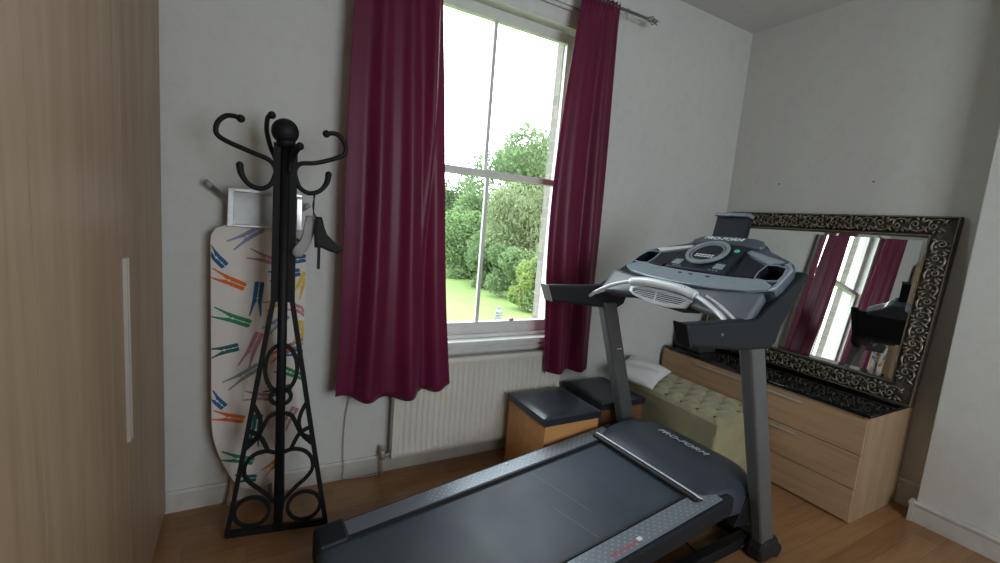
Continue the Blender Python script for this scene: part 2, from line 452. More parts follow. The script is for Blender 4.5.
sl.box((OX0 - .07, YW - .04, .680), (OX1 + .07, YW - .0, .692)); sl.box((GX0 - .05, YW + .012, .742), (GX1 + .05, YW + .04, .765))
wp('window_sill', sl, 'gloss_white', .005)
lt = MB(); lt.ball((1.46, YW + .03, .846), .012, 10, 6, (1.6, 1, .9)); wp('sash_catch', lt, 'dull_metal', 0)
st = MB(); st.box((.645, YW + .2, .662), (1.78, YW + .34, .70)); wp('outer_sill', st, 'stone', .01)

# ------------------------------------------------------------------ wardrobe
WX = -.320
ward = empty('wardrobe', (-.6, .9, 0)); tag(ward, 'tall brown wood effect wardrobe along the left wall', 'wardrobe')
def wch(o, p=None): o.matrix_parent_inverse = Matrix.Translation(-Vector((-.6, .9, 0))); return o
wch(bx('carcass', (XL + .004, -.34, .0), (WX - .024, 2.345, 2.42), 'ward', ward, .002))
ys = [-.27, .38, 1.045, 1.675, 2.34]
for k in range(4):
    d = wch(bx('door', (WX - .02, ys[k] + .0018, .03), (WX, ys[k + 1] - .0018, 2.40), 'ward', ward))
    hy = ys[k + 1] - .013 if k in (0, 2) else ys[k] + .013
    hb = MB(); hb.box((WX - .001, hy - .005, .69), (WX + .010, hy + .005, 1.255))
    hb.build('handle', 'handle_metal', d, .001)

# ------------------------------------------------------------------ curtains, pole
def curtain(name, xt, xb, zt, zb, folds, amp, seed, label, y0=2.245, zwave=.02, header=False, hem=0, flap=False, bulge=0):
    rnd = random.Random(seed)
    ph = [rnd.uniform(-.5, .5) for _ in range(9)]
    def fn(a, b):       # a across 0..1, b down 0..1
        e = b ** 1.3
        x = (xt[0] * (1 - b) + xb[0] * b) * (1 - a) + (xt[1] * (1 - b) + xb[1] * b) * a
        k = a * folds * 2 * PI + 1.3 * math.sin(a * 4.1 + seed) + .45 * math.sin(b * 2.2 + a * 7 + seed)
        A = amp * (.35 + .75 * b) * (.55 + .75 * math.sin(a * 7 + seed * 2) ** 2)
        y = y0 + A * math.sin(k) + .20 * A * math.sin(2 * k + 1.3 + b)
        if flap:
            ae = .99 - .30 * b
            y += .020 * (.5 + .5 * math.tanh((a - ae) / .012)) * min(1, b * 6) - .010 * math.exp(-((a - ae + .05) / .05) ** 2)
        x -= bulge * math.sin(PI * b) * (1 - a)
        x += .30 * A * math.cos(k) + .012 * math.sin(b * 6 + a * 4 + seed) * b
        z = zt + (zb - zt) * b
        if b > .8: z += ((b - .8) / .2) ** 2 * (zwave * .35 * math.sin(k + .6) + zwave * math.sin(a * 3.6 + hem))
        if header:
            q = max(0, 1 - b / .055)
            y = y * (1 - q) + q * (y0 + .008 * math.sin(a * 70)); x += q * .004 * math.sin(a * 140)
            z += (q > .4) * .010 * math.sin(a * 60)
        return (x, y, z)
    mb = MB(); mb.grid(fn, 150, 90)
    o = mb.build(name, 'curtain', None, fix=False)
    sm = o.modifiers.new('thickness', 'SOLIDIFY'); sm.thickness = .003; sm.offset = 0
    tag(o, label, 'curtain'); return o
curtain('curtain', (.405, .790), (.370, .995), 2.80, .510, 3, .024, 3, 'wide burgundy curtain hanging left of the window, beside the coat stand', zwave=.028, header=True, hem=-3.6, flap=True, y0=2.232)
curtain('curtain', (1.655, 1.94), (1.64, 2.03), 2.80, .515, 2.5, .028, 8, 'narrow burgundy curtain hanging right of the window, behind the treadmill', zwave=.014, header=True, bulge=.062)
pole = empty('curtain_pole', (1.2, 2.25, 2.76)); tag(pole, 'grey metal curtain pole with an ornate finial above the window', 'curtain pole')
P0 = Vector(pole.location)
def pp(mb, n, m, bev=0): 
    o = mb.build(n, m, pole, bev); o.matrix_parent_inverse = Matrix.Translation(-P0); return o
mb = MB(); mb.tube([(.18, 2.250, 2.758), (2.17, 2.250, 2.792)], .009, 12); pp(mb, 'rod', 'pole_metal')
for sgn, x0, z0 in ((1, 2.17, 2.792), (-1, .18, 2.758)):
    mb = MB()
    mb.ball((x0 + sgn * .02, 2.250, z0), .017, 12, 8); mb.ball((x0 + sgn * .065, 2.250, z0 + .001), .013, 10, 6, (1.6, 1, 1))
    for k in range(4):
        a = k * PI / 2
        mb.tube(smooth_path([(x0 + sgn * .02, 2.250, z0), (x0 + sgn * .04, 2.250 + .024 * math.cos(a), z0 + .024 * math.sin(a)), (x0 + sgn * .07, 2.250 + .012 * math.cos(a), z0 + .012 * math.sin(a)), (x0 + sgn * .09, 2.250 + .016 * math.cos(a), z0 + .016 * math.sin(a))]), .0035, 6)
    pp(mb, 'finial', 'pole_metal')
for xx in (2.0,):
    mb = MB(); mb.tube([(xx, 2.250 + .015 * math.cos(a * PI / 8), 2.785 + .015 * math.sin(a * PI / 8)) for a in range(16)], .002, 6, closed=True)
    mb.tube([(xx, 2.250, 2.77), (xx, 2.250, 2.750)], .0018, 6); mb.ball((xx, 2.250, 2.747), .005, 8, 5); pp(mb, 'ring', 'pole_metal')
for xx in (.34, 1.90):
    mb = MB(); mb.tube([(xx, 2.250, 2.775), (xx, 2.31, 2.775), (xx, YW, 2.78)], .006, 8); mb.lathe((xx, YW, 2.78), [(0, 0), (.001, 0)], 8); pp(mb, 'bracket', 'pole_metal')

# ------------------------------------------------------------------ radiator
rad = empty('radiator', (1.25, 2.33, .1)); tag(rad, 'cream ribbed panel radiator under the window', 'radiator')
R0 = Vector(rad.location)
def rp(mb, n, m, bev=0):
    o = mb.build(n, m, rad, bev); o.matrix_parent_inverse = Matrix.Translation(-R0); return o
RXa, RXb, RZa, RZb = .70, 1.80, .10, .655
def rf(a, b):
    x = RXa + (RXb - RXa) * a
    edge = min(a, 1 - a) * (RXb - RXa)
    k = (x - RXa) / .034
    rib = (math.cos(2 * PI * k) * .5 + .5) ** 2
    e = min(1, max(0, (min(b, 1 - b) * (RZb - RZa) - .03) / .02)) * min(1, max(0, (edge - .02) / .02))
    rnd = .008 * (1 - min(1, min(b, 1 - b) * (RZb - RZa) / .012)) ** 2
    return (x, 2.286 + .009 * (1 - rib) * e + rnd, RZa + (RZb - RZa) * b)
mb = MB(); mb.grid(rf, 330, 40)
mb.box((RXa, 2.296, RZa), (RXb, 2.33, RZb)); rp(mb, 'panel', 'radiator')
for xa in (RXa, RXb):
    mb = MB(); mb.box((xa - .004, 2.284, RZa + .01), (xa + .004, 2.34, RZb)); rp(mb, 'side_cover', 'radiator', .002)
mb = MB(); mb.tube([(.655, 2.315, .0), (.655, 2.315, .10)], .0075, 8); mb.tube([(.655, 2.315, .10), (.655, 2.315, .155)], .014, 10); mb.tube([(.655, 2.315, .115), (.71, 2.315, .125)], .010, 8)
mb.ball((.655, 2.315, .165), .013, 8, 6); rp(mb, 'valve', 'copper')
# wall cable
mb = MB(); mb.tube(smooth_path([(.47, 2.352, .62), (.478, 2.355, .50), (.458, 2.355, .36), (.452, 2.355, .22), (.456, 2.347, .06), (.455, 2.345, .012), (.52, 2.338, .006), (.64, 2.33, .006)], 8), .0028, 6)
tag(mb.build('cable', 'cable_white'), 'thin pale cable running down the wall left of the radiator', 'cable')

# ------------------------------------------------------------------ ironing board (leaning upright, nose down)
ib = empty('ironing_board', (.04, 2.25, 0)); tag(ib, 'folded ironing board with a clothes peg print cover, behind the coat stand', 'ironing board')
lean = math.radians(-1.2)
IBM = Matrix.Translation((.045, 2.262, .10)) @ Matrix.Rotation(lean, 4, 'X')
def ibp(mb, n, m, bev=0, parent=None):
    o = mb.build(n, m, parent or ib, bev)
    if parent is None: o.matrix_parent_inverse = Matrix.Translation((-.04, -2.25, 0))
    return o
def halfw(t):     # t 0 nose .. 1 top
    if t < .30: return .185 * (.30 + .70 * math.sin(min(1, t / .30) * PI / 2) ** .8) 
    return .185 + .007 * (t - .3)
LB = 1.245
out = []
ts = [i / 60 for i in range(61)]
def hw(t):
    w_ = halfw(t)
    r = .07
    d = (1 - t) * LB
    if d < r: w_ -= r - math.sqrt(max(0, r * r - (r - d) ** 2))
    d = t * LB
    if d < .03: w_ -= .03 - math.sqrt(max(0, .03 ** 2 - (.03 - d) ** 2))
    return w_
outl = [(hw(t), t * LB) for t in ts] + [(-hw(t), t * LB) for t in reversed(ts)]
mb = MB(); mb.xf = IBM
mb.prism([(x, .022, z) for x, z in outl], (0, -.026, 0), True)
pins = [('lilac', -.055, 1.195, 35, 1.15), ('pink', .02, 1.10, -18, 1.05), ('blue', -.17, 1.10, -48, .8), ('orange', -.125, 1.00, -25, 1.1), ('blue', -.01, .915, 84, 1.2), ('green', -.11, .83, -22, 1.2),
        ('blue', .10, 1.03, 10, 1.0), ('amber', .075, .90, 22, .9), ('teal', -.14, .685, 12, .9), ('pink', -.03, .68, 68, 1.3), ('grey', -.065, .56, 32, 1.2), ('pink', .0, .455, -10, .9), ('blue', -.165, .455, -50, .7),
        ('orange', -.12, .37, -17, 1.0), ('teal', -.01, .29, 82, 1.2), ('green', -.085, .165, -20, 1.1), ('teal', .13, 1.19, -30, .9), ('yellow', .17, .98, 68, 1.0), ('pink', .165, .865, -20, 1.0),
        ('blue', .15, 1.10, 8, .9), ('grey', .15, .69, 25, .8), ('yellow', .17, .75, 80, .9), ('blue', .155, .655, -8, .9), ('orange', .09, .66, 30, .9), ('teal', .08, .47, 15, .9), ('pink', .13, .33, 60, .9),
        ('amber', .06, .10, 40, .7), ('green', .13, .56, -25, 1.), ('lilac', .07, .80, 40, .9), ('teal', -.05, .06, -8, .7)]
slots = ['board_cover'] + ['pin_' + k for k in pin_cols]
def clipped(pts):      # keep a pin inside the board outline
    return [(max(-hw(min(1, max(0, z / LB))) + .001, min(hw(min(1, max(0, z / LB))) - .001, x)), z) for x, z in pts]
for (c, px, pz, ang, sc) in pins:
    ca, sa = math.cos(math.radians(ang)), math.sin(math.radians(ang))
    mb.cur = slots.index('pin_' + c)
    L_ = .066 * sc; g_ = 1.0 + .26 * sc
    def poly(pts, m_=None):
        q = clipped([(px + a * ca - b * sa, pz + a * sa + b * ca) for a, b in pts])
        if m_ is not None: mb.cur = m_
        mb.prism([(x, -.0042 - (.0004 if m_ is not None else 0), z) for x, z in q], (0, -.0008, 0))
    for s_ in (1, -1):
        poly([(-L_, .0150 * s_ * g_), (-L_, .0195 * s_ * g_), (-.35 * L_, .0155 * s_ * g_), (.1 * L_, .0145 * s_ * g_), (.92 * L_, .0150 * s_ * g_), (L_, .0125 * s_ * g_), (L_, .0012 * s_ * g_), (-.1 * L_, .0012 * s_ * g_), (-.35 * L_, .0065 * s_ * g_)])
    c0 = mb.cur
    for (ox, rr_) in ((.05, .0048), (.62, .0032)):
        poly([(ox * L_ + rr_ * math.cos(t_ * PI / 4) * 1.3, rr_ * math.sin(t_ * PI / 4)) for t_ in range(8)], 0)
    mb.cur = c0
mb.cur = 0
ibp(mb, 'cover', slots)
mb = MB(); mb.xf = IBM
# iron rest (wire tray) at the top end, folded legs behind
for a, b in (((-.115, .0, 1.235), (-.115, -.0, 1.40)), ((.155, .0, 1.235), (.155, 0, 1.38))):
    mb.box((a[0] - .012, -.012, a[2]), (a[0] + .012, .008, b[2]))
mb.box((-.127, -.012, 1.385), (.167, .004, 1.40)); mb.box((-.127, -.012, 1.235), (.167, .004, 1.247))
ibp(mb, 'iron_rest', 'chrome', .003)
mb = MB(); mb.xf = IBM; mb.box((-.103, -.002, 1.247), (.143, .001, 1.385)); ibp(mb, 'rest_plate', 'dull_metal')
for (p, q) in (((-.195, .035, 1.405), (.10, .045, 1.16)), ((.185, .035, 1.345), (-.04, .045, 1.16))):
    mb = MB(); mb.xf = IBM; mb.tube([p, q], .011, 10)
    o = ibp(mb, 'leg', 'dull_metal')
    mb = MB(); mb.xf = IBM; d = (Vector(p) - Vector(q)).normalized(); mb.tube([Vector(p) - d * .01, Vector(p) + d * .022], .0125, 10); ibp(mb, 'rubber_foot', 'cap_grey', 0, o)
mb = MB(); mb.xf = IBM; mb.tube([(.05, .040, 1.15), (.055, .040, .0), (.06, .040, -.08)], .009, 8); ibp(mb, 'leg', 'dull_metal')
mb = MB(); mb.xf = IBM; mb.tube([(.0, .055, 1.15), (-.11, .055, -.02), (-.125, .055, -.085)], .010, 8)
ibp(mb, 'leg', 'wood_stick')

# ------------------------------------------------------------------ coat stand
cs = empty('coat_stand', (.125, 2.05, 0)); tag(cs, 'tall black wrought iron coat stand with scroll work in front of the ironing board', 'coat stand')
VA = math.radians(-9)
def csp(mb, n, m='iron', bev=0, parent=None): return mb.build(n, m, parent or cs, bev)
mb = MB(); mb.tube([(0, 0, .015), (0, 0, 1.70)], .019, 14); csp(mb, 'pole')
mb = MB(); mb.ball((-.004, 0, 1.735), .051, 20, 14); mb.tube([(0, 0, 1.675), (0, 0, 1.71)], .035, 16); csp(mb, 'top_ball')
def vane(ang, k_=1.0):
    ca, sa = math.cos(ang), math.sin(ang)
    T = lambda r, z, d=0: ((r if r < .036 else .036 + (r - .036) * k_) * ca - d * sa, (r if r < .036 else .036 + (r - .036) * k_) * sa + d * ca, z)
    mb = MB()
    rail = smooth_path([(.034, 1.69), (.034, 1.05), (.075, .80), (.135, .40), (.198, .012)], 4)
    rail = [(.034, 1.69), (.034, 1.35), (.036, 1.05), (.085, .735), (.140, .38), (.200, .010)]
    def strip(pts, wd=.0165, th=.010):
        pts = [Vector((p[0], p[1])) for p in pts]
        L = []; R = []
        for i, p in enumerate(pts):
            d = (pts[min(i + 1, len(pts) - 1)] - pts[max(i - 1, 0)]).normalized(); n = Vector((-d.y, d.x)) * wd / 2
            L.append(p + n); R.append(p - n)
        for i in range(len(pts) - 1):
            q = [L[i], L[i + 1], R[i + 1], R[i]]
            mb.prism([T(v.x, v.y, -th / 2) for v in q], Vector(T(0, 0, th)) - Vector(T(0, 0, 0)))
    strip(rail, .019, .018)
    strip([(.0, .016), (.205, .016)], .030, .016)
    # sheet that closes the column between pole and rail above
    mb.prism([T(.01, 1.05, -.006), T(.036, 1.04, -.006), T(.036, 1.68, -.006), (T(.01, 1.68, -.006))], Vector(T(0, 0, .012)))
    def arc(c, r, a0, a1, n=16, ry=None):
        ry = ry or r
        return [(c[0] + r * math.cos(math.radians(a0 + (a1 - a0) * i / n)), c[1] + ry * math.sin(math.radians(a0 + (a1 - a0) * i / n))) for i in range(n + 1)]
    strip(arc((.0, .755), .062, -90, 90, 16, .105)); strip(arc((.0, .63), .040, -100, 100, 12, .035))
    sp = lambda pts: [(p.x, p.y) for p in smooth_path([(x, z, 0) for x, z in pts], 6)]
    strip(sp([(.105, .60), (.082, .55), (.075, .50), (.090, .45), (.125, .41), (.137, .40)]))
    strip(sp([(.018, .555), (.045, .54), (.065, .50), (.085, .455), (.118, .435), (.13, .45)]))
    strip(sp([(.128, .48), (.105, .475), (.075, .45), (.055, .41), (.045, .385)]))
    strip(sp([(.018, .375), (.055, .385), (.10, .372), (.130, .335), (.135, .285), (.112, .245), (.07, .205), (.035, .165), (.018, .14)]), .0155)
    strip(arc((.105, .108), .068, 0, 360, 26), .0155)
    return csp(mb, 'vane', 'iron', .0015)
for a in (VA, VA + PI): vane(a)
vane(VA + PI / 2, .78)
def hook(ang, up, parent=cs, low=True):
    ca, sa = math.cos(ang), math.sin(ang)
    T = lambda r, z: (r * ca, r * sa, z)
    mb = MB(); pts = smooth_path([T(r, z) for r, z in up], 7)
    mb.tube(pts, .0095, 10); mb.ball(tuple(pts[-1]), .0155, 12, 8)
    csp(mb, 'upper_hook')
    if low:
        mb = MB(); pts = smooth_path([T(r, z) for r, z in [(.034, 1.575), (.052, 1.525), (.088, 1.503), (.128, 1.515), (.155, 1.55), (.162, 1.587)]], 7)
        mb.tube(pts, [.0095] * (len(pts) - 12) + [.0095 + .0045 * i / 11 for i in range(12)], 10); mb.ball(tuple(pts[-1]), .0135, 12, 8)
        csp(mb, 'lower_hook')
big = [(.034, 1.545), (.036, 1.585), (.058, 1.617), (.12, 1.640), (.205, 1.670), (.241, 1.695), (.238, 1.735), (.212, 1.763), (.185, 1.768), (.160, 1.762)]
hook(VA + PI, big); hook(VA + math.radians(4), [(r * .93, z - .012 * (r > .1)) for r, z in big])
hook(VA + PI / 2 + .85, [(.034, 1.56), (.05, 1.62), (.085, 1.68), (.105, 1.74), (.10, 1.790), (.078, 1.800)], low=False)
hook(VA - PI / 2 + .55, [(.034, 1.58), (.045, 1.62), (.07, 1.645), (.095, 1.665), (.11, 1.675)], low=False)
# things hanging from the right lower hook
hx, hy_, hz = .13 + .105 * math.cos(VA), 2.05 + .105 * math.sin(VA), 1.494
def bag(name, mat_, outline, y, label, cat, dx, thick=.028, strap=None):
    outline = [(x * 1.12 - .008, z * 1.12 - (.0 if z < .02 else .003)) for x, z in outline]
    e = empty(name, (hx + dx, y, 1.38)); tag(e, label, cat)
    mb = MB(); n = len(outline)
    c = (sum(p[0] for p in outline) / n, sum(p[1] for p in outline) / n)
    rings = []
    for (d, s_) in ((-.5, .70), (-.38, .92), (0, 1), (.38, .92), (.5, .70)):
        rings.append([(c[0] + (x - c[0]) * s_, d * thick, c[1] + (z - c[1]) * s_) for x, z in outline])
    vs = [v for r in rings for v in r]
    fs = [(i * n + k, i * n + (k + 1) % n, (i + 1) * n + (k + 1) % n, (i + 1) * n + k) for i in range(4) for k in range(n)]
    mb.add(vs, fs, True); mb.add(rings[0], [tuple(range(n))]); mb.add(rings[-1], [tuple(range(n))[::-1]])
    mb.build('body', mat_, e)
    mb = MB(); top = max(outline, key=lambda p: p[1])
    mb.tube(smooth_path([(top[0], 0, top[1] - .005), (top[0] - dx * .4, (hy_ - y) * .5, .07), (-dx, hy_ - y, hz - 1.38 - .008), (-dx * .85, hy_ - y + .006, hz - 1.38), (top[0] - dx * .3, (hy_ - y) * .6, .06), (top[0] + .006, .0, top[1] - .005)], 5), .0016, 5)
    mb.build('cord', 'black_cloth', e)
    if strap:
        mb = MB(); mb.box((strap[0] - .006, -.002, strap[2]), (strap[0] + .006, .002, strap[1])); mb.build('strap', 'black_cloth', e, .001)
    return e
bag('cloth_pouch', 'grey_cloth', [(-.012, .03), (.012, .032), (.02, .02), (.018, -.03), (.008, -.07), (-.005, -.10), (-.022, -.125), (-.045, -.128), (-.058, -.112), (-.05, -.09), (-.03, -.065), (-.02, -.03)], 2.02,
    'grey felt pouch hanging from the right lower hook of the coat stand', 'pouch', -.01)
bag('cloth_shoe_bag', 'black_cloth', [(-.012, .03), (.010, .03), (.016, .0), (.030, -.035), (.06, -.065), (.078, -.075), (.084, -.095), (.07, -.105), (.04, -.098), (.01, -.085), (-.012, -.086), (-.016, -.04)], 1.985,
    'black shoe shaped cloth bag hanging beside the grey pouch on the coat stand', 'bag', .022, .026, (-.004, -.08, -.185))

# ------------------------------------------------------------------ storage cubes
def cube_box(name, x0, x1, y0, y1, h, side, label):
    e = empty(name, ((x0 + x1) / 2, (y0 + y1) / 2, 0)); tag(e, label, 'storage cube')
    T = Vector(e.location)
    def c(o): o.matrix_parent_inverse = Matrix.Translation(-T); return o
    c(bx('body', (x0 + .008, y0 + .008, 0), (x1 - .008, y1 - .008, h - .04), side, e, .003))
    def top(a, b):
        x = x0 + (x1 - x0) * a; y = y0 + (y1 - y0) * b
        q = min(min(a, 1 - a) * (x1 - x0), min(b, 1 - b) * (y1 - y0))
        return (x, y, h - .012 + .012 * (1 - math.exp(-q / .02)) + (0.0))
    mb = MB(); mb.grid(top, 24, 24)
    mb.box((x0, y0, h - .05), (x1, y1, h - .012)); c(mb.build('padded_lid', 'black_leather', e, .004))
    return e
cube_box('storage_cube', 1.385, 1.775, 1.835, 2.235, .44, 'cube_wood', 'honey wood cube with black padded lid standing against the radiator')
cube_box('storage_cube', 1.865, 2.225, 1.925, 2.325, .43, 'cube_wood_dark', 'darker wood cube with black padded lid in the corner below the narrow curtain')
# small white maker mark on the darker cube's lid
# ------------------------------------------------------------------ tufted bench
bn = empty('tufted_bench', (2.57, 1.82, 0)); tag(bn, 'olive velvet storage bench with deep buttoned lid in front of the chest of drawers', 'bench')
def bp(mb, n, m, bev=0, par=None):
    o = mb.build(n, m, par or bn, bev)
    if par is None: o.matrix_parent_inverse = Matrix.Translation((-2.57, -1.82, 0))
    return o
bx0, bx1, by0, by1, bh = 2.335, 2.80, 1.49, 2.32, .445
mb = MB(); mb.box((bx0 + .004, by0 + .004, .0), (bx1, by1, bh - .09)); bp(mb, 'base', 'velvet', .012)
nbx, nby = 4, 7
btn = []
for i in range(nbx):
    for j in range(nby):
        off = .5 if i % 2 else 0
        yy = by0 + (j + .55 + off) * (by1 - by0) / nby
        if yy < by1 - .03: btn.append((bx0 + (i + .6) * (bx1 - bx0) / (nbx + .2), yy))
def tuft(a, b):
    x = bx0 + (bx1 - bx0) * a; y = by0 + (by1 - by0) * b
    q = min(min(a, 1 - a) * (bx1 - bx0), min(b, 1 - b) * (by1 - by0))
    z = bh - .035 + .035 * (1 - math.exp(-q / .018))
    dz = 0
    for (u, v) in btn:
        d2 = (x - u) ** 2 + (y - v) ** 2
        if d2 < .012: dz += .024 * math.exp(-d2 / .0008)
    # diamond creases
    sx = (bx1 - bx0) / (nbx + .2); sy = (by1 - by0) / nby
    c1 = abs(((x - btn[0][0]) / sx / 1 + (y - btn[0][1]) / sy * 2) % 2 - 1); c2 = abs(((x - btn[0][0]) / sx - (y - btn[0][1]) / sy * 2) % 2 - 1)
    cr = math.exp(-((1 - c1) / .10) ** 2) + math.exp(-((1 - c2) / .10) ** 2)
    return (x, y, z - dz - .004 * cr)
mb = MB(); mb.grid(tuft, 80, 130)
mb.box((bx0, by0, bh - .105), (bx1, by1, bh - .034)); lid = bp(mb, 'buttoned_lid', 'velvet')
for (u, v) in btn:
    mb = MB(); mb.ball((u, v, bh - .020), .011, 10, 6, (1, 1, .5)); bp(mb, 'button', 'velvet_dark', 0, lid)
# pillow
def pillow_fn(sgn):
    def fn(a, b):
        u = a * 2 - 1; v = b * 2 - 1
        pinch = 1 - .10 * (1 - abs(u) ** 2) * (abs(v) ** 3) - 0
        x = .205 * u * (1 - .09 * (1 - v * v) * abs(u) ** 3); y = .155 * v * (1 - .12 * (1 - u * u) * abs(v) ** 3)
        z = sgn * .055 * ((1 - abs(u) ** 2.6) * (1 - abs(v) ** 2.6)) ** .55 + .004 * math.sin(9 * u + 4 * v) * (1 - abs(u)) 
        return (x, y, z)
    return fn
mb = MB(); mb.grid(pillow_fn(1), 36, 30); mb.grid(pillow_fn(-1), 36, 30)
pl = mb.build('pillow', 'pillow'); pl.location = (2.385, 2.13, .512); pl.rotation_euler = (math.radians(9), math.radians(-4), math.radians(24))
tag(pl, 'small white pillow lying on the olive bench beside the dark cube', 'pillow')

# ------------------------------------------------------------------ chest of drawers
cd = empty('chest_of_drawers', (3.1, 1.66, 0)); tag(cd, 'pale wood chest of drawers with a glossy black top in the alcove', 'chest of drawers')
def cp(o): o.matrix_parent_inverse = Matrix.Translation((-3.1, -1.66, 0)); return o
cy0, cy1, cx0, cx1, ch = .99, 2.33, 2.84, 3.385, .612
mb = MB(); mb.box((cx0, cy0, .0), (cx1, cy0 + .02, ch - .018)); mb.box((cx0, cy1 - .02, 0), (cx1, cy1, ch - .018)); mb.box((cx1 - .01, cy0, 0), (cx1, cy1, ch - .018)); mb.box((cx0 + .01, cy0 + .015, .001), (cx1 - .005, cy1 - .015, .03)); mb.box((cx0 + .02, cy0 + .015, ch - .045), (cx1 - .005, cy1 - .015, ch - .019))
cp(mb.build('carcass', 'chest_side', cd, .001))
cp(bx('glass_top', (cx0 + .004, cy0 + .0, ch - .018), (cx1, cy1, ch), 'black_glass', cd, .002))
for (z0, z1) in ((.012, .195), (.200, .388), (.393, .585)):
    d = cp(bx('drawer', (cx0 - .018, cy0 + .002, z0), (cx0, cy1 - .002, z1), 'chest', cd, .0015))
    if z1 > .2:
        hb = MB(); hb.box((cx0 - .028, 1.31, z1 - .026), (cx0 - .017, 2.03, z1 - .020)); hb.box((cx0 - .030, 1.31, z1 - .030), (cx0 - .026, 2.03, z1 - .020)); hb.build('handle', 'handle_metal', d, .001)

tb = empty('trinket_box', (3.02, 2.20, ch)); tag(tb, 'dark patterned box on the left end of the chest, half hidden by the treadmill', 'box')
M['trinket'] = mat('dark mottled box', (.035, .038, .028), .5, vary=.8, scale=45, bmp=.3)
mb = MB(); mb.box((-.09, -.11, 0), (.09, .11, .135)); mb.build('body', 'trinket', tb, .008)
mb = MB(); mb.box((-.094, -.114, .138), (.094, .114, .175)); mb.build('lid', 'trinket', tb, .012, 3)
# ------------------------------------------------------------------ mirror with carved frame
mr = empty('framed_mirror', (3.2, 1.63, ch)); tag(mr, 'large mirror in a carved dark bronze frame leaning on the chest of drawers', 'mirror')
MW, MH = 1.345, 1.075
bx_, tx_ = 3.215, 3.365     # front plane: bottom and top x
tilt = math.asin((tx_ - bx_) / MH)
MM = Matrix.Rotation(tilt, 4, 'Y')
mr.location = (bx_, 1.625, ch + .012)
mr.rotation_euler = (0, tilt, 0)
# local: x = depth (+ away from viewer), y = width, z = height
FWD = .118
def framepart(mb, depth_prof):
    """mitred frame from profile (t: outer->inner distance, x)"""
    n = len(depth_prof)
    vs = []
    for (t, x) in depth_prof:
        vs += [(x, -MW / 2 + t, t), (x, MW / 2 - t, t), (x, MW / 2 - t, MH - t), (x, -MW / 2 + t, MH - t)]
    fs = []
    for i in range(n - 1):
        for k in range(4):
            l = (k + 1) % 4
            fs.append((i * 4 + k, i * 4 + l, (i + 1) * 4 + l, (i + 1) * 4 + k))
    mb.add(vs, fs)
mb = MB(); framepart(mb, [(0, .04), (0, .0), (.004, -.006), (.010, -.006), (.014, .004), (.03, .000), (.06, -.006), (.09, .0), (.100, .008), (FWD - .010, .006), (FWD - .007, -.001), (FWD, .002), (FWD + .002, .03), (.0, .04)])
mb.build('frame', 'bronze_dark', mr)
mb = MB(); framepart(mb, [(.003, -.0055), (.005, -.0085), (.009, -.0085), (.011, -.0055)]); framepart(mb, [(FWD - .012, .006), (FWD - .009, -.003), (FWD - .004, -.003), (FWD - .001, .003)]); mb.build('gilt_edge', 'bronze_edge', mr)
def scroll_unit(mb, c, ax, ay, flip, sc):
    """a curled acanthus scroll lying on the frame; ax along, ay across"""
    def T(p, q, h): return tuple(Vector((-.004 - h, 0, 0)) + Vector(c) + ax * (p * sc) + ay * (q * sc * flip))
    pts = []; rr = []
    for i in range(19):                      # spiral
        a = i / 18 * 2.3 * PI; r = .017 * (1 - i / 24)
        pts.append(T(.012 + r * math.cos(a), .004 + r * math.sin(a), .003 + .006 * i / 18)); rr.append((.0048 - .0022 * i / 18) * sc)
    mb.tube(pts, rr, 6)
    pts = [T(p, q, h) for p, q, h in [(.030, .004, .003), (.026, -.02, .004), (.004, -.030, .005), (-.022, -.024, .005), (-.035, -.006, .003)]]
    mb.tube(smooth_path(pts, 3), [.0055 * sc * (1 - abs(i / 12 - .5)) for i in range(13)], 6)
    for (p0, q0, p1, q1) in ((-.012, .010, -.040, .030), (-.010, .018, -.020, .038), (.0, .024, .010, .040), (.02, -.012, .040, -.034), (-.018, -.004, -.040, -.034), (-.002, -.010, -.004, -.022)):
        a = Vector(T(p0, q0, .002)); b = Vector(T(p1, q1, .001)); m_ = (a + b) / 2 + Vector((-.006, 0, 0))
        mb.tube(smooth_path([a, m_, b], 3), [.002 * sc, .004 * sc, .0055 * sc, .006 * sc, .005 * sc, .003 * sc, .001 * sc], 6, flat=1.0)
sides = [('y', 0, FWD / 2 - .004), ('y', 0, MH - FWD / 2 + .004), ('z', -MW / 2 + FWD / 2 - .004, 0), ('z', MW / 2 - FWD / 2 + .004, 0)]
for kind, yy, zz in sides:
    mb = MB(); L_ = MW if kind == 'y' else MH; n = int(round((L_ - .06) / .088)); 
    for k in range(n):
        p = (-L_ / 2 + .05 + (k + .5) * (L_ - .10) / n)
        if kind == 'y': scroll_unit(mb, (0, p, zz), Vector((0, 1, 0)), Vector((0, 0, 1)), 1 if k % 2 else -1, 1.18)
        else:
            z_ = p + L_ / 2
            if z_ < FWD or z_ > MH - FWD: continue
            scroll_unit(mb, (0, yy, z_), Vector((0, 0, 1)), Vector((0, 1, 0)), 1 if k % 2 else -1, 1.18)
    mb.build('scrollwork', 'bronze', mr)
# mirror plate: bevelled edge band
mb = MB(); i0 = FWD - .002; i1 = FWD + .022
mb.add([(.012, -MW / 2 + i1, i1), (.012, MW / 2 - i1, i1), (.012, MW / 2 - i1, MH - i1), (.012, -MW / 2 + i1, MH - i1)], [(0, 1, 2, 3)])
framepart(mb, [(i0, .0145), (i1, .012)]); framepart(mb, [(i1, .016), (i0, .016)])
mb.build('mirror_glass', 'mirror', mr, fix=False)
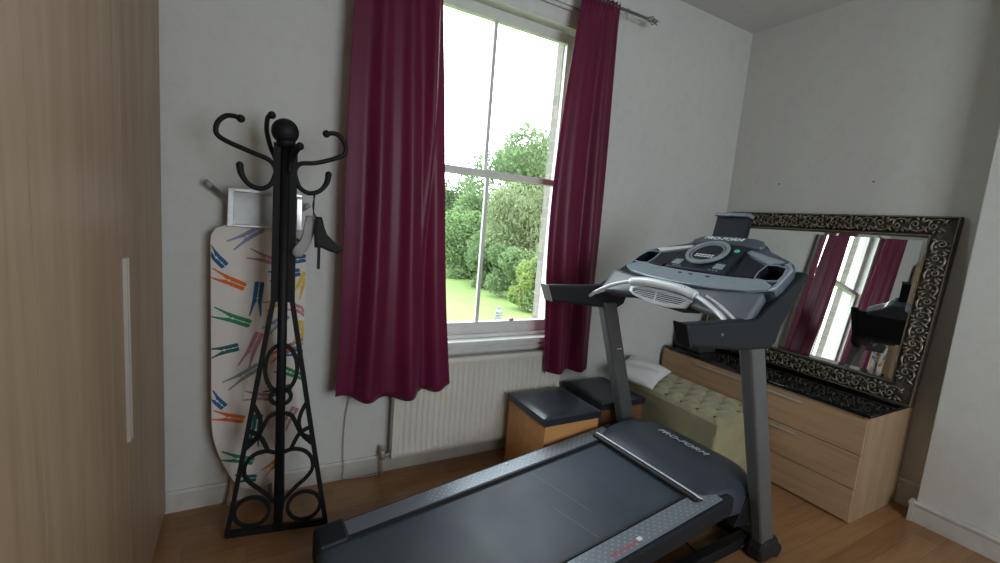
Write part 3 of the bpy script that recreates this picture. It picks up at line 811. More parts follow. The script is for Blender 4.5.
# two small nail heads on the alcove wall above the mirror
for (y_, z_) in ((1.98, 1.90), (1.40, 1.895)):
    mb = MB(); mb.tube([(XR, y_, z_), (XR - .01, y_, z_)], .004, 8)
    o = mb.build('wall_nail', 'iron'); tag(o, 'small dark nail in the alcove wall above the mirror, ' + ('the one nearer the window' if y_ > 1.7 else 'the one nearer the chimney breast'), 'nail')

# ------------------------------------------------------------------ treadmill (local: x = towards the console, y = left)
tm = empty('treadmill', (.283, 1.382, 0), .037)
tag(tm, 'large grey and black folding treadmill in the middle of the room', 'treadmill')
Z0, SL = .161, .119
zb = lambda u: Z0 + SL * u
def tp(mb, n, m, bev=0, par=None, fix=True): return mb.build(n, m, par or tm, bev, fix=fix)
def slab(mb, u0, u1, l0, l1, top, bot):
    mb.add([(u0, l0, zb(u0) + bot), (u1, l0, zb(u1) + bot), (u1, l1, zb(u1) + bot), (u0, l1, zb(u0) + bot), (u0, l0, zb(u0) + top), (u1, l0, zb(u1) + top), (u1, l1, zb(u1) + top), (u0, l1, zb(u0) + top)],
           [(3, 2, 1, 0), (4, 5, 6, 7), (0, 1, 5, 4), (1, 2, 6, 5), (2, 3, 7, 6), (3, 0, 4, 7)])
mb = MB()
def beltf(a, b):
    # wraps over the rear roller
    s_ = a * 1.70; l = -.268 + .536 * b
    if s_ < .12:
        t = (s_ / .12) * PI / 2 + 0; r = .04
        return (-.0 - r * math.cos(t) * 1.0 + 0, l, zb(0) - r + r * math.sin(t))
    u = (s_ - .12) * .98
    return (u, l, zb(u))
mb.grid(beltf, 60, 8); tp(mb, 'running_belt', 'belt', fix=False)
mb = MB(); slab(mb, -.02, 1.55, -.262, .262, -.004, -.03); tp(mb, 'deck_board', 'black_rubber')
def seam(a, b, wd=.0022):
    mb = MB(); (u0, l0), (u1, l1) = a, b
    mb.add([(u0, l0, zb(u0) + .0006), (u0 + wd, l0, zb(u0 + wd) + .0006), (u1 + wd, l1, zb(u1 + wd) + .0006), (u1, l1, zb(u1) + .0006)], [(0, 1, 2, 3)]); tp(mb, 'belt_seam', 'belt_seam')
seam((.921, .24), (.984, -.119)); seam((.865, -.022), (.908, -.243))
for s_ in (1, -1):
    mb = MB()
    a, b_ = (.278, .368)
    l0, l1 = (a, b_) if s_ > 0 else (-b_, -a)
    slab(mb, .035, 1.50, l0, l1, .013, .004); r_ = tp(mb, 'foot_rail', 'tread', .003)
    mb = MB(); q0, q1 = (.270, .385) if s_ > 0 else (-.385, -.270)
    slab(mb, .0, 1.56, q0, q1, .006, -.075); tp(mb, 'side_beam', 'dark_plastic', .006)
    # bright inner strip
    mb = MB(); q0, q1 = (.266, .274) if s_ > 0 else (-.274, -.266); slab(mb, .035, 1.46, q0, q1, .0145, -.002); tp(mb, 'edge_strip', 'black_rubber', 0, r_)
    mb = MB(); q0, q1 = (.262, .392) if s_ > 0 else (-.392, -.262)
    slab(mb, -.035, .085, q0, q1, .019, -.12); tp(mb, 'rear_end_cap', 'dark_plastic', .014)
mb = MB(); mb.tube([(.0, -.262, zb(0) - .042), (.0, .262, zb(0) - .042)], .037, 18); tp(mb, 'rear_roller', 'black_rubber')
for l_ in (-.33, .33):
    mb = MB(); mb.tube([(.03, l_, .04), (.03, l_, .0)], .025, 12); mb.tube([(.03, l_, .075), (.03, l_, .03)], .02, 12); tp(mb, 'rear_foot', 'black_rubber')
# motor hood
def hoodf(a, b):
    u = 1.405 + .475 * a; v = b * 2 - 1
    wd = .318 + .058 * math.sin(min(1, a / .55) * PI / 2) - (.16 * max(0, (a - .62) / .38) ** 1.7)
    l = wd * v
    u2 = u + .02 * (1 - v * v) * (1 - a) * 0
    hgt = .020 + .045 * math.sin(min(1, a / .30) * PI / 2) + .015 * math.sin(a * PI) - .05 * max(0, (a - .75) / .25) ** 2
    prof = (1 - abs(v) ** 7) ** .5
    zz = zb(1.405) - .01 + hgt * prof
    if a > .97: zz -= .05 * (a - .97) / .03
    return (u2, l, zz - .07 * max(0, (abs(v) - .97) / .03))
mb = MB(); mb.grid(hoodf, 40, 60)
mb.prism([(1.42, -.33, .24), (1.66, -.365, .24), (1.84, -.24, .24), (1.84, .24, .24), (1.66, .365, .24), (1.42, .33, .24)], (0, 0, .085)); hood = tp(mb, 'motor_hood', 'blue_grey' if 0 else 'dark_plastic')
M['hood'] = mat('hood plastic', (.035, .045, .060), .36, vary=.1, scale=20, bmp=.04); hood.data.materials[0] = M['hood']
mb = MB(); mb.tube(smooth_path([(1.445, -.330, .330), (1.405, -.312, .352), (1.398, -.28, .360), (1.396, 0, .362), (1.398, .28, .360), (1.405, .312, .352), (1.445, .330, .330)], 5), .0045, 8); tp(mb, 'hood_trim', 'pale_plastic', 0, hood)
mb = MB(); mb.tube(smooth_path([(1.455, -.333, .322), (1.395, -.312, .340), (1.386, -.28, .348), (1.384, 0, .350), (1.386, .28, .348), (1.395, .312, .340), (1.455, .333, .322)], 5), .013, 8); tp(mb, 'hood_lip', 'black_rubber', 0, hood)
def text(s_, size, mat_, parent, loc, rot, name='lettering', ext=.0008, bold=.0, align='CENTER', sx=1.0, shear=0.):
    c = bpy.data.curves.new(name, 'FONT'); c.body = s_; c.size = size; c.extrude = ext; c.offset = bold; c.align_x = align; c.align_y = 'CENTER'; c.shear = shear
    c.materials.append(M[mat_])
    o = bpy.data.objects.new(name, c); COL.objects.link(o); o.parent = parent; o.location = loc; o.rotation_euler = rot; o.scale = (sx, 1, 1)
    # turn into a mesh so it is ordinary geometry
    dg = bpy.context.evaluated_depsgraph_get(); dg.update()
    me = bpy.data.meshes.new_from_object(o.evaluated_get(dg)); me.name = name
    o2 = bpy.data.objects.new(name, me); COL.objects.link(o2); o2.parent = parent; o2.location = loc; o2.rotation_euler = rot; o2.scale = (sx, 1, 1)
    bpy.data.objects.remove(o); return o2
text('PRO-FORM', .047, 'lettering_white', hood, (1.685, -.01, .4085), (0, math.radians(0), -PI / 2), sx=1.25, shear=.25)
text('PRO-FORM', .018, 'lettering_white', tm, (.70, .322, zb(.70) + .0145), (0, -math.atan(SL), PI), 'rail_lettering', .0005, sx=1.3) if 0 else None
text('CARDIO', .017, 'lettering_white', r_, (.86, .33, zb(.86) + .0145), (0, -math.atan(SL), 0), 'rail_lettering', .0005, sx=1.2) if 0 else None

# under-frame
for s_ in (1, -1):
    mb = MB(); mb.box((.95, s_ * .33 - .025, .02), (1.95, s_ * .33 + .025, .075)); tp(mb, 'base_rail', 'iron', .006)
    mb = MB(); slab(mb, .35, 1.75, s_ * .22 - .02, s_ * .22 + .02, -.04, -.09); tp(mb, 'deck_beam', 'iron', .004)
mb = MB(); mb.box((1.80, -.365, .02), (1.87, .365, .08)); tp(mb, 'cross_bar', 'iron', .006)
mb = MB(); mb.box((1.0, -.33, .025), (1.05, .33, .07)); tp(mb, 'cross_bar', 'iron', .006)
mb = MB(); mb.tube([(1.15, 0, .07), (1.62, 0, zb(1.62) - .06)], .022, 12); mb.box((1.60, -.24, zb(1.6) - .10), (1.66, .24, zb(1.6) - .05)); tp(mb, 'lift_strut', 'iron')
mb = MB(); mb.box((1.50, -.30, .16), (1.84, .30, .26)); tp(mb, 'motor_pan', 'black_rubber', .02)
# uprights
for s_ in (1, -1):
    lc = s_ * .405
    a = Vector((1.455, lc, 1.07)); b = Vector((1.825, lc, .06)); hw_ = .050; hl = .030
    mb = MB(); mb.add([(b.x - hw_, b.y - hl, b.z), (b.x + hw_, b.y - hl, b.z), (b.x + hw_, b.y + hl, b.z), (b.x - hw_, b.y + hl, b.z),
                       (a.x - hw_, a.y - hl, a.z), (a.x + hw_, a.y - hl, a.z), (a.x + hw_, a.y + hl, a.z), (a.x - hw_, a.y + hl, a.z)],
                      [(3, 2, 1, 0), (4, 5, 6, 7), (0, 1, 5, 4), (1, 2, 6, 5), (2, 3, 7, 6), (3, 0, 4, 7)])
    tp(mb, 'upright', 'post', .012)
    mb = MB()
    prof = [(1.755, .0), (1.895, .0), (1.908, .05), (1.88, .105), (1.77, .11), (1.75, .06)]
    mb.prism([(u, lc - .042, z) for u, z in prof], (0, .084, 0)); bt = tp(mb, 'upright_foot', 'black_rubber', .018)
    mb = MB(); mb.tube([(1.885, lc - .044, .034), (1.885, lc + .044, .034)], .033, 18); tp(mb, 'transport_wheel', 'black_rubber', .003, bt)
    mb = MB(); mb.prism([(1.60, s_ * .345, .19), (1.78, s_ * .345, .16), (1.86, s_ * .345, .20), (1.84, s_ * .345, .30), (1.70, s_ * .345, .33)], (0, s_ * .035, 0)); tp(mb, 'hinge_plate', 'iron', .004)
# handrail arms + console sides
arm = [(.985, 1.162), (1.34, 1.160), (1.42, 1.165), (1.68, 1.322), (1.735, 1.350), (1.765, 1.340), (1.60, 1.125), (1.575, 1.055), (1.53, 1.035), (1.37, 1.042), (1.05, 1.078), (1.02, 1.085)]
for s_ in (1, -1):
    e_ = .035 if s_ > 0 else 0
    mb = MB(); mb.prism([(u + (e_ if u < 1.2 else 0), s_ * .413 - .027, z) for u, z in arm], (0, .054, 0)); ao = tp(mb, 'handrail', 'dark_plastic', .012)
    mb = MB(); mb.prism([(.980 + e_, s_ * .413 - .029, 1.166), (.992 + e_, s_ * .413 - .029, 1.166), (1.030 + e_, s_ * .413 - .029, 1.080), (1.018 + e_, s_ * .413 - .029, 1.080)], (0, .058, 0)); tp(mb, 'end_cap', 'cap_grey' if s_ > 0 else 'dark_plastic', .004, ao)
    mb = MB(); mb.tube([(1.19, s_ * .444, 1.118), (1.19, s_ * .4405, 1.118)], .006, 10); tp(mb, 'screw', 'dull_metal', 0, ao)
# console, built in its own tilted frame: s up the face, l sideways, h out of the face
AL = math.atan(.61); ca_, sa_ = math.cos(AL), math.sin(AL)
CM = Matrix(((ca_, 0, -sa_, 1.35), (0, .97, 0, -.033), (sa_, 0, ca_, 1.165), (0, 0, 0, 1)))
def cpoly(pts, h0, h1, name, m, bev=.003, par=None, mbo=None):
    mb = mbo or MB(); mb.xf = CM; mb.prism([(s0, l0, h0) for s0, l0 in pts], (CM.to_3x3() @ Vector((0, 0, h1 - h0)))) if 0 else None
    n = len(pts); vs = [(a, b, h0) for a, b in pts] + [(a, b, h1) for a, b in pts]
    mb.add(vs, [tuple(range(n))[::-1], tuple(range(n, 2 * n))] + [(i, (i + 1) % n, n + (i + 1) % n, n + i) for i in range(n)])
    return tp(mb, name, m, bev, par)
def sym(h): return h + [(a, -b) for a, b in reversed(h)]
shell_o = sym([(.125, .0), (.13, .20), (.15, .33), (.185, .395), (.25, .405), (.36, .395), (.415, .375), (.445, .33), (.50, .23), (.545, .19), (.565, .15), (.572, .08)])
con = cpoly(shell_o, -.095, 0, 'console', 'blue_grey', .012)
cupR = [(.256, .300), (.252, .345), (.262, .385), (.30, .385), (.352, .372), (.362, .335), (.357, .295), (.30, .290)]
# recess the two cup wells
def cut(target, pts, h0, h1):
    n = len(pts); mb = MB(); mb.xf = CM; vs = [(a, b, h0) for a, b in pts] + [(a, b, h1) for a, b in pts]
    mb.add(vs, [tuple(range(n))[::-1], tuple(range(n, 2 * n))] + [(i, (i + 1) % n, n + (i + 1) % n, n + i) for i in range(n)])
    c = mb.build('cutter', 'black_rubber', tm)
    m_ = target.modifiers.new('cut', 'BOOLEAN'); m_.object = c; m_.solver = 'EXACT'; m_.operation = 'DIFFERENCE'
    dg = bpy.context.evaluated_depsgraph_get(); dg.update()
    me = bpy.data.meshes.new_from_object(target.evaluated_get(dg)); me.name = target.name
    target.modifiers.clear(); old = target.data; target.data = me
    bpy.data.objects.remove(c)
cupL = [(a, -b) for a, b in cupR][::-1]
cut(con, cupR, -.075, .05); cut(con, cupL, -.075, .05)
for p in (cupR, cupL):
    c_ = (sum(a for a, b in p) / len(p), sum(b for a, b in p) / len(p))
    mb = MB(); mb.xf = CM; n = len(p)
    g = lambda k: [(c_[0] + (a - c_[0]) * k, c_[1] + (b - c_[1]) * k) for a, b in p]
    r0, r1, r2 = g(1.13), g(.99), g(.97)
    vs = [(a, b, .001) for a, b in r0] + [(a, b, .012) for a, b in g(1.08)] + [(a, b, .012) for a, b in r1] + [(a, b, -.074) for a, b in r2]
    mb.add(vs, [(j * n + i, j * n + (i + 1) % n, (j + 1) * n + (i + 1) % n, (j + 1) * n + i) for j in range(3) for i in range(n)])
    mb.add([(a, b, -.0735) for a, b in r2], [tuple(range(n))])
    mb.cur = 0
    cu = tp(mb, 'cup_holder', 'panel_plastic')
    mb = MB(); mb.xf = CM; q0, q1 = g(1.16), g(1.04)
    vs = [(a, b, .002) for a, b in q0] + [(a, b, .013) for a, b in q0] + [(a, b, .013) for a, b in q1]
    mb.add(vs, [(j * n + i, j * n + (i + 1) % n, (j + 1) * n + (i + 1) % n, (j + 1) * n + i) for j in range(2) for i in range(n)]); tp(mb, 'rim', 'silver_plastic', 0, cu)
cpoly(sym([(.132, .0), (.138, .19), (.158, .32), (.190, .385), (.222, .385), (.245, .345), (.247, .28), (.238, .20), (.232, .0)]), -.002, .014, 'front_band', 'silver_plastic', .004, con)
cpoly(sym([(.112, .0), (.118, .20), (.138, .335), (.18, .405), (.20, .41), (.20, .30), (.18, .0)]), -.03, .002, 'band_shadow_lip', 'dark_plastic', .004, con)
for s_ in (1, -1):
    o = [(.250, s_ * .195), (.262, s_ * .285), (.30, s_ * .282), (.362, s_ * .285), (.430, s_ * .155), (.40, s_ * .15)]
    cpoly(o, 0, .008, 'speaker_panel', 'panel_plastic', .003, con)
    cpoly([(.378, s_ * .300), (.402, s_ * .345), (.468, s_ * .155), (.442, s_ * .150)], -.002, .013, 'trim_strip', 'silver_plastic' if s_ < 0 else 'pale_plastic', .003, con)
    cpoly([(.190, s_ * .388), (.215, s_ * .405), (.36, s_ * .397), (.405, s_ * .365), (.385, s_ * .350), (.365, s_ * .380), (.26, s_ * .392)], -.002, .011, 'side_trim', 'silver_plastic', .002, con)
cpan = cpoly(sym([(.236, .0), (.236, .155), (.25, .165), (.455, .135), (.485, .12), (.490, .0)]), 0, .024, 'display_panel', 'panel_plastic', .006, con)
cpoly(sym([(.492, .0), (.488, .185), (.515, .195), (.553, .170), (.57, .12), (.575, .0)]), -.05, .016, 'top_cowl', 'blue_grey', .008, con)
def CT(s0, l0, h0): return CM @ Vector((s0, l0, h0))
CR = (0, -AL, -PI / 2)
crot = (CM.to_3x3() @ Matrix(((0, 1, 0), (-1, 0, 0), (0, 0, 1)))).to_euler()
text('PRO-FORM', .036, 'lettering_bright', con, CT(.543, .036, .0167), crot, sx=1.15, bold=.0006, shear=.2)
# round display
def ring(c, r0, r1, h0, h1, name, m, par, seg=48, e=.98):
    mb = MB(); mb.xf = CM; vs = []
    for (r, h) in ((r1, h0), (r1, h1), (r0, h1), (r0, h0)):
        for k in range(seg): a = 2 * PI * k / seg; vs.append((c[0] + e * r * math.cos(a), c[1] + r * math.sin(a), h))
    mb.add(vs, [(j * seg + i, j * seg + (i + 1) % seg, ((j + 1) % 4) * seg + (i + 1) % seg, ((j + 1) % 4) * seg + i) for j in range(4) for i in range(seg)], False)
    return tp(mb, name, m, .001, par)
dc = (.378, .010)
disp = cpoly([(dc[0] + 1.0 * .100 * math.cos(k * PI / 24), dc[1] + .100 * math.sin(k * PI / 24)) for k in range(48)], .02, .032, 'round_display', 'panel_plastic', .002, con)
ring(dc, .086, .103, .03, .040, 'display_ring', 'silver_plastic', disp, e=1.0); ring(dc, .072, .080, .03, .036, 'display_ring', 'lettering_grey', disp, e=1.0)
for r_i, (ss, n_) in enumerate(((.352, 6), (.337, 6))):
    for k in range(n_):
        l_ = dc[1] + (k - (n_ - 1) / 2) * -.017
        cpoly([(ss, l_ - .006), (ss, l_ + .006), (ss + .009, l_ + .006), (ss + .009, l_ - .006)], .032, .0335, 'display_button', 'lettering_white', 0, disp)
for s_ in (1, -1):
    cpoly([(.262, s_ * .115 - .024), (.262, s_ * .115 + .024), (.302, s_ * .112 + .022), (.302, s_ * .112 - .022)], .022, .029, 'keypad', 'silver_plastic', .002, cpan)
    for k in range(3):
        cpoly([(.246, s_ * .10 + k * .018 - .026), (.246, s_ * .10 + k * .018 - .016), (.252, s_ * .10 + k * .018 - .016), (.252, s_ * .10 + k * .018 - .026)], .022, .026, 'small_button', 'lettering_grey', 0, cpan)
cpoly([(.425 + .012 * math.cos(k * PI / 8), -.112 + .014 * math.sin(k * PI / 8)) for k in range(16)], .022, .029, 'start_button', 'green_button', .001, cpan)
cpoly([(.44, .098), (.44, .122), (.452, .120), (.452, .098)], .022, .027, 'small_button', 'lettering_white', .001, cpan)
for k, l_ in enumerate((-.01, .05, -.10)):
    cpoly([(.205, l_ - .010), (.205, l_ + .010), (.213, l_ + .010), (.213, l_ - .010)], .013, .0155, 'key_slot', 'panel_plastic', 0, con)
text('F R E E  M O T I O N', .010, 'lettering_grey', con, CT(.19, -.17, .0145), crot, 'band_lettering', .0003) if 0 else None
# lower cowl between lip and rails
def cowl(a, b):
    l = -.40 + .80 * b; t = a
    s0 = .12 - .11 * t * (.35 + .65 * min(1, abs(l) / .33)); h = -.015 - .045 * t
    return CM @ Vector((s0 + (.03 * (abs(l) / .40) ** 4) * (1 - t), l, h))
mb = MB(); mb.grid(lambda a, b: tuple(cowl(a, b)), 8, 40)
low = tp(mb, 'lower_cowl', 'blue_grey', fix=False); so = low.modifiers.new('thickness', 'SOLIDIFY'); so.thickness = .05; so.offset = -1
M['cowl'] = mat('cowl plastic', (.11, .125, .15), .38, vary=.06, scale=20, bmp=.03); low.data.materials[0] = M['cowl']
mb = MB(); mb.tube([CM @ Vector(p) for p in ((.085, -.20, -.03), (.050, -.28, -.042), (.012, -.37, -.054))], .003, 6); tp(mb, 'cowl_trim', 'pale_plastic', 0, low)
mb = MB(); mb.prism([(1.46, -.385, 1.155), (1.56, -.385, 1.125), (1.62, -.385, 1.14), (1.77, -.385, 1.32), (1.70, -.385, 1.33), (1.5, -.385, 1.175)], (0, .77, 0)); tp(mb, 'console_underside', 'dark_plastic', .01)
# tablet holder
TM_ = Matrix.Translation((1.845, .002, 1.445)) @ Matrix.Rotation(math.radians(12), 4, 'Y')
mb = MB(); mb.xf = TM_; mb.box((-.012, -.088, -.06), (.018, .088, .132)); M['holder'] = mat('tablet holder plastic', (.008, .011, .018), .55, vary=.1, spec=.2); th_ = tp(mb, 'tablet_holder', 'holder', .004, con)
mb = MB(); mb.xf = TM_; mb.box((-.035, -.091, .129), (.020, .091, .148)); tp(mb, 'clamp_bar', 'blue_grey', .004, th_)
M['clampbar'] = mat('clamp plastic', (.13, .155, .19), .35, vary=.05); th_.children[0].data.materials[0] = M['clampbar']
# pulse handlebar
hb = [(1.30, .385, 1.105), (1.325, .33, 1.150), (1.345, .25, 1.192), (1.36, .16, 1.220)]
mb = MB(); pts = smooth_path(hb, 5); mb.tube(pts, .0095, 10); tp(mb, 'pulse_bar', 'pale_plastic')
mb = MB(); pts = smooth_path([(1.36, .17, 1.217), (1.365, .09, 1.230), (1.368, -.02, 1.232), (1.365, -.13, 1.226), (1.36, -.20, 1.212)], 5); mb.tube(pts, [.015] + [.021] * (len(pts) - 2) + [.015], 14); ps = tp(mb, 'pulse_sensor', 'pale_plastic')
mb = MB(); pts = smooth_path([(1.36, -.20, 1.212), (1.345, -.26, 1.195), (1.325, -.33, 1.168), (1.30, -.39, 1.140)], 5); mb.tube(pts, .0095, 10); tp(mb, 'pulse_bar', 'pale_plastic')
mb = MB(); pts = smooth_path([(1.40, -.22, 1.215), (1.385, -.29, 1.192), (1.365, -.35, 1.168), (1.35, -.39, 1.150)], 5); mb.tube(pts, .006, 8); tp(mb, 'pulse_bar', 'pale_plastic')
mb = MB(); pts = smooth_path([(1.345, .385, 1.118), (1.37, .31, 1.155), (1.39, .23, 1.183), (1.40, .18, 1.19)], 5); mb.tube(pts, .006, 8); tp(mb, 'pulse_bar', 'pale_plastic')
for l_ in (-.115, -.13, -.145):
    for d_ in (0, 1):
        mb = MB(); mb.ball((1.351 - .003 * d_, l_, 1.240 - .009 * d_), .0025, 6, 4); tp(mb, 'sensor_button', 'panel_plastic', 0, ps)
# fan pod
FM = Matrix.Translation((1.385, .005, 1.182)) @ Matrix.Rotation(math.radians(14), 4, 'Y')
fo = [(.178, .016), (.09, .028), (-.03, .030), (-.12, .022), (-.175, .010), (-.145, -.030), (-.06, -.044), (.05, -.040), (.14, -.024), (.176, -.006)]
def fpoly(o, x0, x1, k=1.0):
    mb = MB(); mb.xf = FM; n = len(o); vs = [(x0, y * k, z * k - .008) for y, z in o] + [(x1, y * k, z * k - .008) for y, z in o]
    mb.add(vs, [tuple(range(n))[::-1], tuple(range(n, 2 * n))] + [(i, (i + 1) % n, n + (i + 1) % n, n + i) for i in range(n)]); return mb
fan = tp(fpoly(fo, .0, .13, .97), 'fan_pod', 'dark_plastic', .008)
mb = MB(); mb.xf = FM; n = len(fo); ins = [(y * .86, z * .60 - .001) for y, z in fo]
vs = [(-.010, y, z - .008) for y, z in fo] + [(-.014, y, z - .008) for y, z in ins] + [(.01, y, z - .008) for y, z in fo] + [(.006, y, z - .008) for y, z in ins]
mb.add(vs, [(i, (i + 1) % n, n + (i + 1) % n, n + i) for i in range(n)] + [(2 * n + i, 2 * n + (i + 1) % n, (i + 1) % n, i) for i in range(n)] + [(n + i, n + (i + 1) % n, 3 * n + (i + 1) % n, 3 * n + i) for i in range(n)])
tp(mb, 'grille_ring', 'pale_plastic', .001, fan)
mb = MB(); mb.xf = FM
for k in range(5):
    z_ = .006 - k * .0085; hwid = .145 - abs(k - 1.5) * .012
    mb.box((-.010, -hwid, z_ - .0016 - .008 + .006), (-.006, hwid, z_ + .0016 - .008 + .006))
mb.box((-.011, .012, -.036), (-.006, .017, .010)); tp(mb, 'grille_slats', 'pale_plastic', 0, fan)
# safety key slot on inner rail + small label on the left upright
mb = MB(); c_ = Vector((1.565, .374, .80)); mb.xf = Matrix.Translation(c_) @ Matrix.Rotation(math.radians(20), 4, 'X') @ Matrix.Rotation(0, 4, 'Z')
mb.box((-.018, -.0012, -.0035), (.018, .0012, .0035)); tp(mb, 'clip', 'pale_plastic')
# rail markings
lr = [o for o in tm.children if o.name.startswith('foot_rail')]
text('PRO-FORM', .014, 'lettering_white', lr[0], (.985, .345, zb(.985) + .0135), (0, -math.atan(SL), 0), 'rail_lettering', .0004, sx=1.2)
mb = MB(); mb.add([(.842, .357, zb(.842) + .0138), (.858, .357, zb(.858) + .0138), (.858, .345, zb(.858) + .0138), (.842, .345, zb(.842) + .0138)], [(0, 1, 2, 3)]); tp(mb, 'rail_mark', 'lettering_white', 0, lr[0])
text('PRO-FORM', .021, 'lettering_red', lr[1], (.935, -.346, zb(.935) + .0135), (0, -math.atan(SL), 0), 'rail_lettering', .0004, sx=1.3, shear=.3)
mb = MB(); mb.add([(1.012, -.330, zb(1.012) + .0138), (1.034, -.330, zb(1.034) + .0138), (1.034, -.348, zb(1.034) + .0138), (1.012, -.348, zb(1.012) + .0138)], [(0, 1, 2, 3)]); tp(mb, 'rail_mark', 'lettering_white', 0, lr[1])
# power cord
mb = MB(); mb.tube(smooth_path([(1.80, -.30, .19), (1.84, -.335, .14), (1.80, -.36, .07), (1.70, -.34, .012), (1.55, -.28, .008), (1.60, -.1, .008), (1.75, .0, .02)], 6), .004, 6); tp(mb, 'power_cord', 'black_rubber')

# ------------------------------------------------------------------ garden outside
GZ = -3.3
mb = MB()
def gf(a, b):
    x = -45 + 130 * a; y = 3.0 + 110 * b
    return (x, y, GZ + .08 * math.sin(x * .5) * math.sin(y * .3))
mb.grid(gf, 60, 50); lw = mb.build('lawn', 'lawn', fix=False); tag(lw, 'bright green mown lawn of the garden outside the window', 'lawn', kind='stuff')
def tree(name, c, rad_, n, lm, leaf, label, seed, cat='tree', trunk=None, droop=0):
    rnd = random.Random(seed)
    e = empty(name, (c[0], c[1], GZ)); tag(e, label, cat)
    mb = MB(); blobs = []
    for k in range(14):
        a = rnd.uniform(0, 2 * PI); q = rnd.uniform(.15, .75)
        blobs.append((q * math.cos(a) * rad_[0], q * math.sin(a) * rad_[1], rnd.uniform(-.75, .8) * rad_[2], rnd.uniform(.28, .48)))
    cz0 = c[2] - GZ
    vs = []; fs = []
    for i in range(n):
        bl = blobs[rnd.randrange(len(blobs))]
        d = Vector((rnd.gauss(0, 1), rnd.gauss(0, 1), rnd.gauss(0, 1))).normalized() * (rnd.uniform(.6, 1.05))
        p = Vector((bl[0] + d.x * bl[3] * rad_[0], bl[1] + d.y * bl[3] * rad_[1], bl[2] + d.z * bl[3] * rad_[2] + cz0))
        if p.z < .02: p.z = rnd.uniform(.05, .5)
        t = Vector((rnd.gauss(0, 1), rnd.gauss(0, 1), rnd.gauss(0, 1) - droop)).normalized()
        u = t.cross(Vector((rnd.gauss(0, 1), rnd.gauss(0, 1), rnd.gauss(0, 1)))).normalized()
        s_ = leaf * rnd.uniform(.6, 1.3); lw_ = .35 if droop else .6
        o = len(vs); vs += [tuple(p - t * s_), tuple(p + u * s_ * lw_), tuple(p + t * s_), tuple(p - u * s_ * lw_)]; fs.append((o, o + 1, o + 2, o + 3))
    mb.add(vs, fs); mb.build('foliage', lm, e, fix=False)
    if trunk:
        mb = MB(); mb.tube([(0, 0, 0), (.1, 0, cz0 * .5), (0, .1, cz0)], [trunk, trunk * .8, trunk * .4], 8)
        for k in range(5):
            b_ = blobs[k]; mb.tube([(.05, 0, cz0 * .55), (b_[0] * .7, b_[1] * .7, cz0 + b_[2] * .7)], [trunk * .45, trunk * .15], 6)
        mb.build('trunk', 'bark', e)
    return e
def gp(px, py, Y):          # a garden point on the sight line of a pixel, at world depth Y
    d = cx * (px - 500) + cy * (py - 281.5) + cz * FPX
    t = Y / d.y
    return (d.x * t, Y, H + d.z * t)
specs = [
    ('broadleaf_tree', 518, 208, 34, (6.6, 4.0, 6.2), 26000, 'leaf_mid', .17, 'tall mid green tree rising above the others beyond the lawn', 1, .35, 0),
    ('willow_tree', 533, 222, 26, (3.4, 2.6, 3.4), 15000, 'leaf_willow', .13, 'olive green drooping willow beyond the lawn at the right of the window', 2, .25, 1.6),
    ('garden_shrub', 468, 245, 33.5, (3.4, 2.0, 3.4), 12000, 'leaf_pale', .13, 'pale green shrub at the far left end of the hedge line', 3, .12, 0),
    ('garden_shrub', 450, 230, 40, (4.6, 3.0, 4.6), 16000, 'leaf_mid', .14, 'mid green bush by the left curtain edge, below the house roof', 4, .12, 0),
    ('garden_shrub', 492, 262, 28.5, (2.6, 1.8, 2.3), 11000, 'leaf_mid', .12, 'rounded mid green shrub in the middle of the hedge line', 5, .10, 0),
    ('garden_shrub', 516, 275, 24.0, (2.0, 1.5, 1.8), 9000, 'leaf_mid', .10, 'dense green shrub below the willow', 6, .10, 0),
    ('garden_shrub', 532, 283, 20.8, (1.35, 1.2, 1.4), 8000, 'leaf_yellow', .085, 'bright yellow green shrub nearest the window at the right', 7, .08, 0),
    ('garden_shrub', 552, 277, 19.5, (1.5, 1.3, 2.2), 8000, 'leaf_pale', .09, 'green shrub at the right edge of the window view', 8, .08, 0),
    ('garden_shrub', 422, 250, 43, (3.8, 3.0, 4.0), 6000, 'leaf_pale', .15, 'pale bush behind the wide curtain seen from the side', 9, .12, 0),
]
for (nm, px, py, Y, r_, n, lm, lf, lab, sd, tr_, dr) in specs:
    c = gp(px, py, Y)
    tree(nm, (c[0], c[1], max(GZ + r_[2] * .8, c[2])), r_, n, lm, lf, lab, sd, 'shrub' if 'shrub' in nm else 'tree', tr_, dr)
# house far behind the shrubs
hc = gp(452, 214, 75)
he = empty('garden_house', (hc[0], hc[1], GZ)); tag(he, 'distant brick house with a slate roof showing above the bushes', 'house')
zt_ = hc[2] - GZ
mb = MB(); mb.box((-4, -3, 0), (4, 5, zt_)); mb.build('wall', 'house_wall', he)
mb = MB(); mb.prism([(-4.4, -3.4, zt_), (4.4, -3.4, zt_), (0, -3.4, zt_ + 3.0)], (0, 8.8, 0)); mb.build('roof', 'slate', he)
mb = MB(); mb.box((1.6, 0, zt_ + 1), (2.6, .8, zt_ + 3.8)); mb.build('chimney', 'house_wall', he)
mb = MB(); mb.box((-1.6, -3.06, zt_ - 2.2), (-.4, -3.0, zt_ - .7)); mb.build('window_pane', 'gloss_white', he)
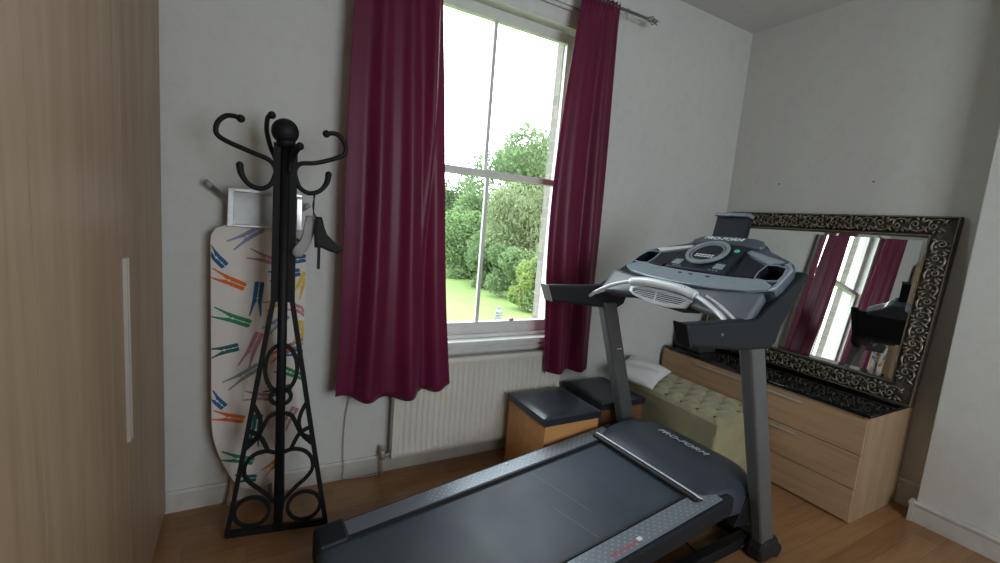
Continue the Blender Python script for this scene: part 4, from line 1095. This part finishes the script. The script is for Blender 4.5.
# statue on the lawn
sc_ = gp(498, 320, 18.2); gz = GZ
se = empty('garden_statue', (sc_[0], sc_[1], GZ)); tag(se, 'small grey stone statue standing on the lawn', 'statue')
hs = sc_[2] - GZ
mb = MB(); mb.lathe((0, 0, 0), [(0, 0), (.24, 0), (.24, .10), (.17, .16), (.15, max(.3, hs - .1)), (.20, hs), (.2, hs + .05), (0, hs + .05)], 16); mb.build('pedestal', 'stone', se)
mb = MB(); mb.lathe((0, 0, hs + .05), [(0, 0), (.15, 0), (.13, .12), (.10, .22), (.14, .32), (.16, .38), (.10, .44), (.055, .47), (.05, .49), (0, .49)], 14); mb.ball((0, 0, hs + .60), .085, 12, 8, (1, 1, 1.15))
mb.tube(smooth_path([(.13, 0, hs + .43), (.2, -.05, hs + .30), (.09, -.13, hs + .25)]), .035, 8); mb.tube(smooth_path([(-.13, 0, hs + .43), (-.2, -.05, hs + .30), (-.06, -.14, hs + .28)]), .035, 8)
mb.build('figure', 'stone', se)

# ------------------------------------------------------------------ light: overcast sky through the garden window and the added rear one
wd = bpy.data.worlds.new('world'); S.world = wd; wd.use_nodes = True
nt = wd.node_tree; bg = nt.nodes['Background']
tc = nt.nodes.new('ShaderNodeTexCoord'); n1 = nt.nodes.new('ShaderNodeTexNoise'); n1.inputs['Scale'].default_value = 2.0
nt.links.new(tc.outputs['Generated'], n1.inputs['Vector'])
nt.links.new(ramp(nt, n1.outputs[0], [(.3, (.84, .925, 1.0)), (.7, (.89, .955, 1.0))]), bg.inputs[0])
bg.inputs[1].default_value = 9.0
def portal(loc, rot, sx, sy):
    l = bpy.data.lights.new('sky_portal', 'AREA'); l.shape = 'RECTANGLE'; l.size = sx; l.size_y = sy; l.cycles.is_portal = True
    o = bpy.data.objects.new('sky_portal', l); COL.objects.link(o); o.location = loc; o.rotation_euler = rot
portal((1.225, YW + .30, 1.71), (-PI / 2, 0, 0), 1.26, 2.03)
portal(((RX0 + RX1) / 2, YB - .16, (RZ0 + RZ1) / 2), (PI / 2, 0, 0), RX1 - RX0, RZ1 - RZ0)
c = S.cycles
c.max_bounces = 10; c.diffuse_bounces = 6; c.glossy_bounces = 5; c.transparent_max_bounces = 12; c.sample_clamp_indirect = 6
c.use_denoising = True
try: c.denoiser = 'OPENIMAGEDENOISE'
except Exception: pass
c.caustics_reflective = False; c.caustics_refractive = False
vs_ = S.view_settings
vs_.view_transform = 'Standard'; vs_.look = 'None'; vs_.gamma = 1; vs_.exposure = .12; vs_.use_curve_mapping = False
S.display_settings.display_device = 'sRGB'
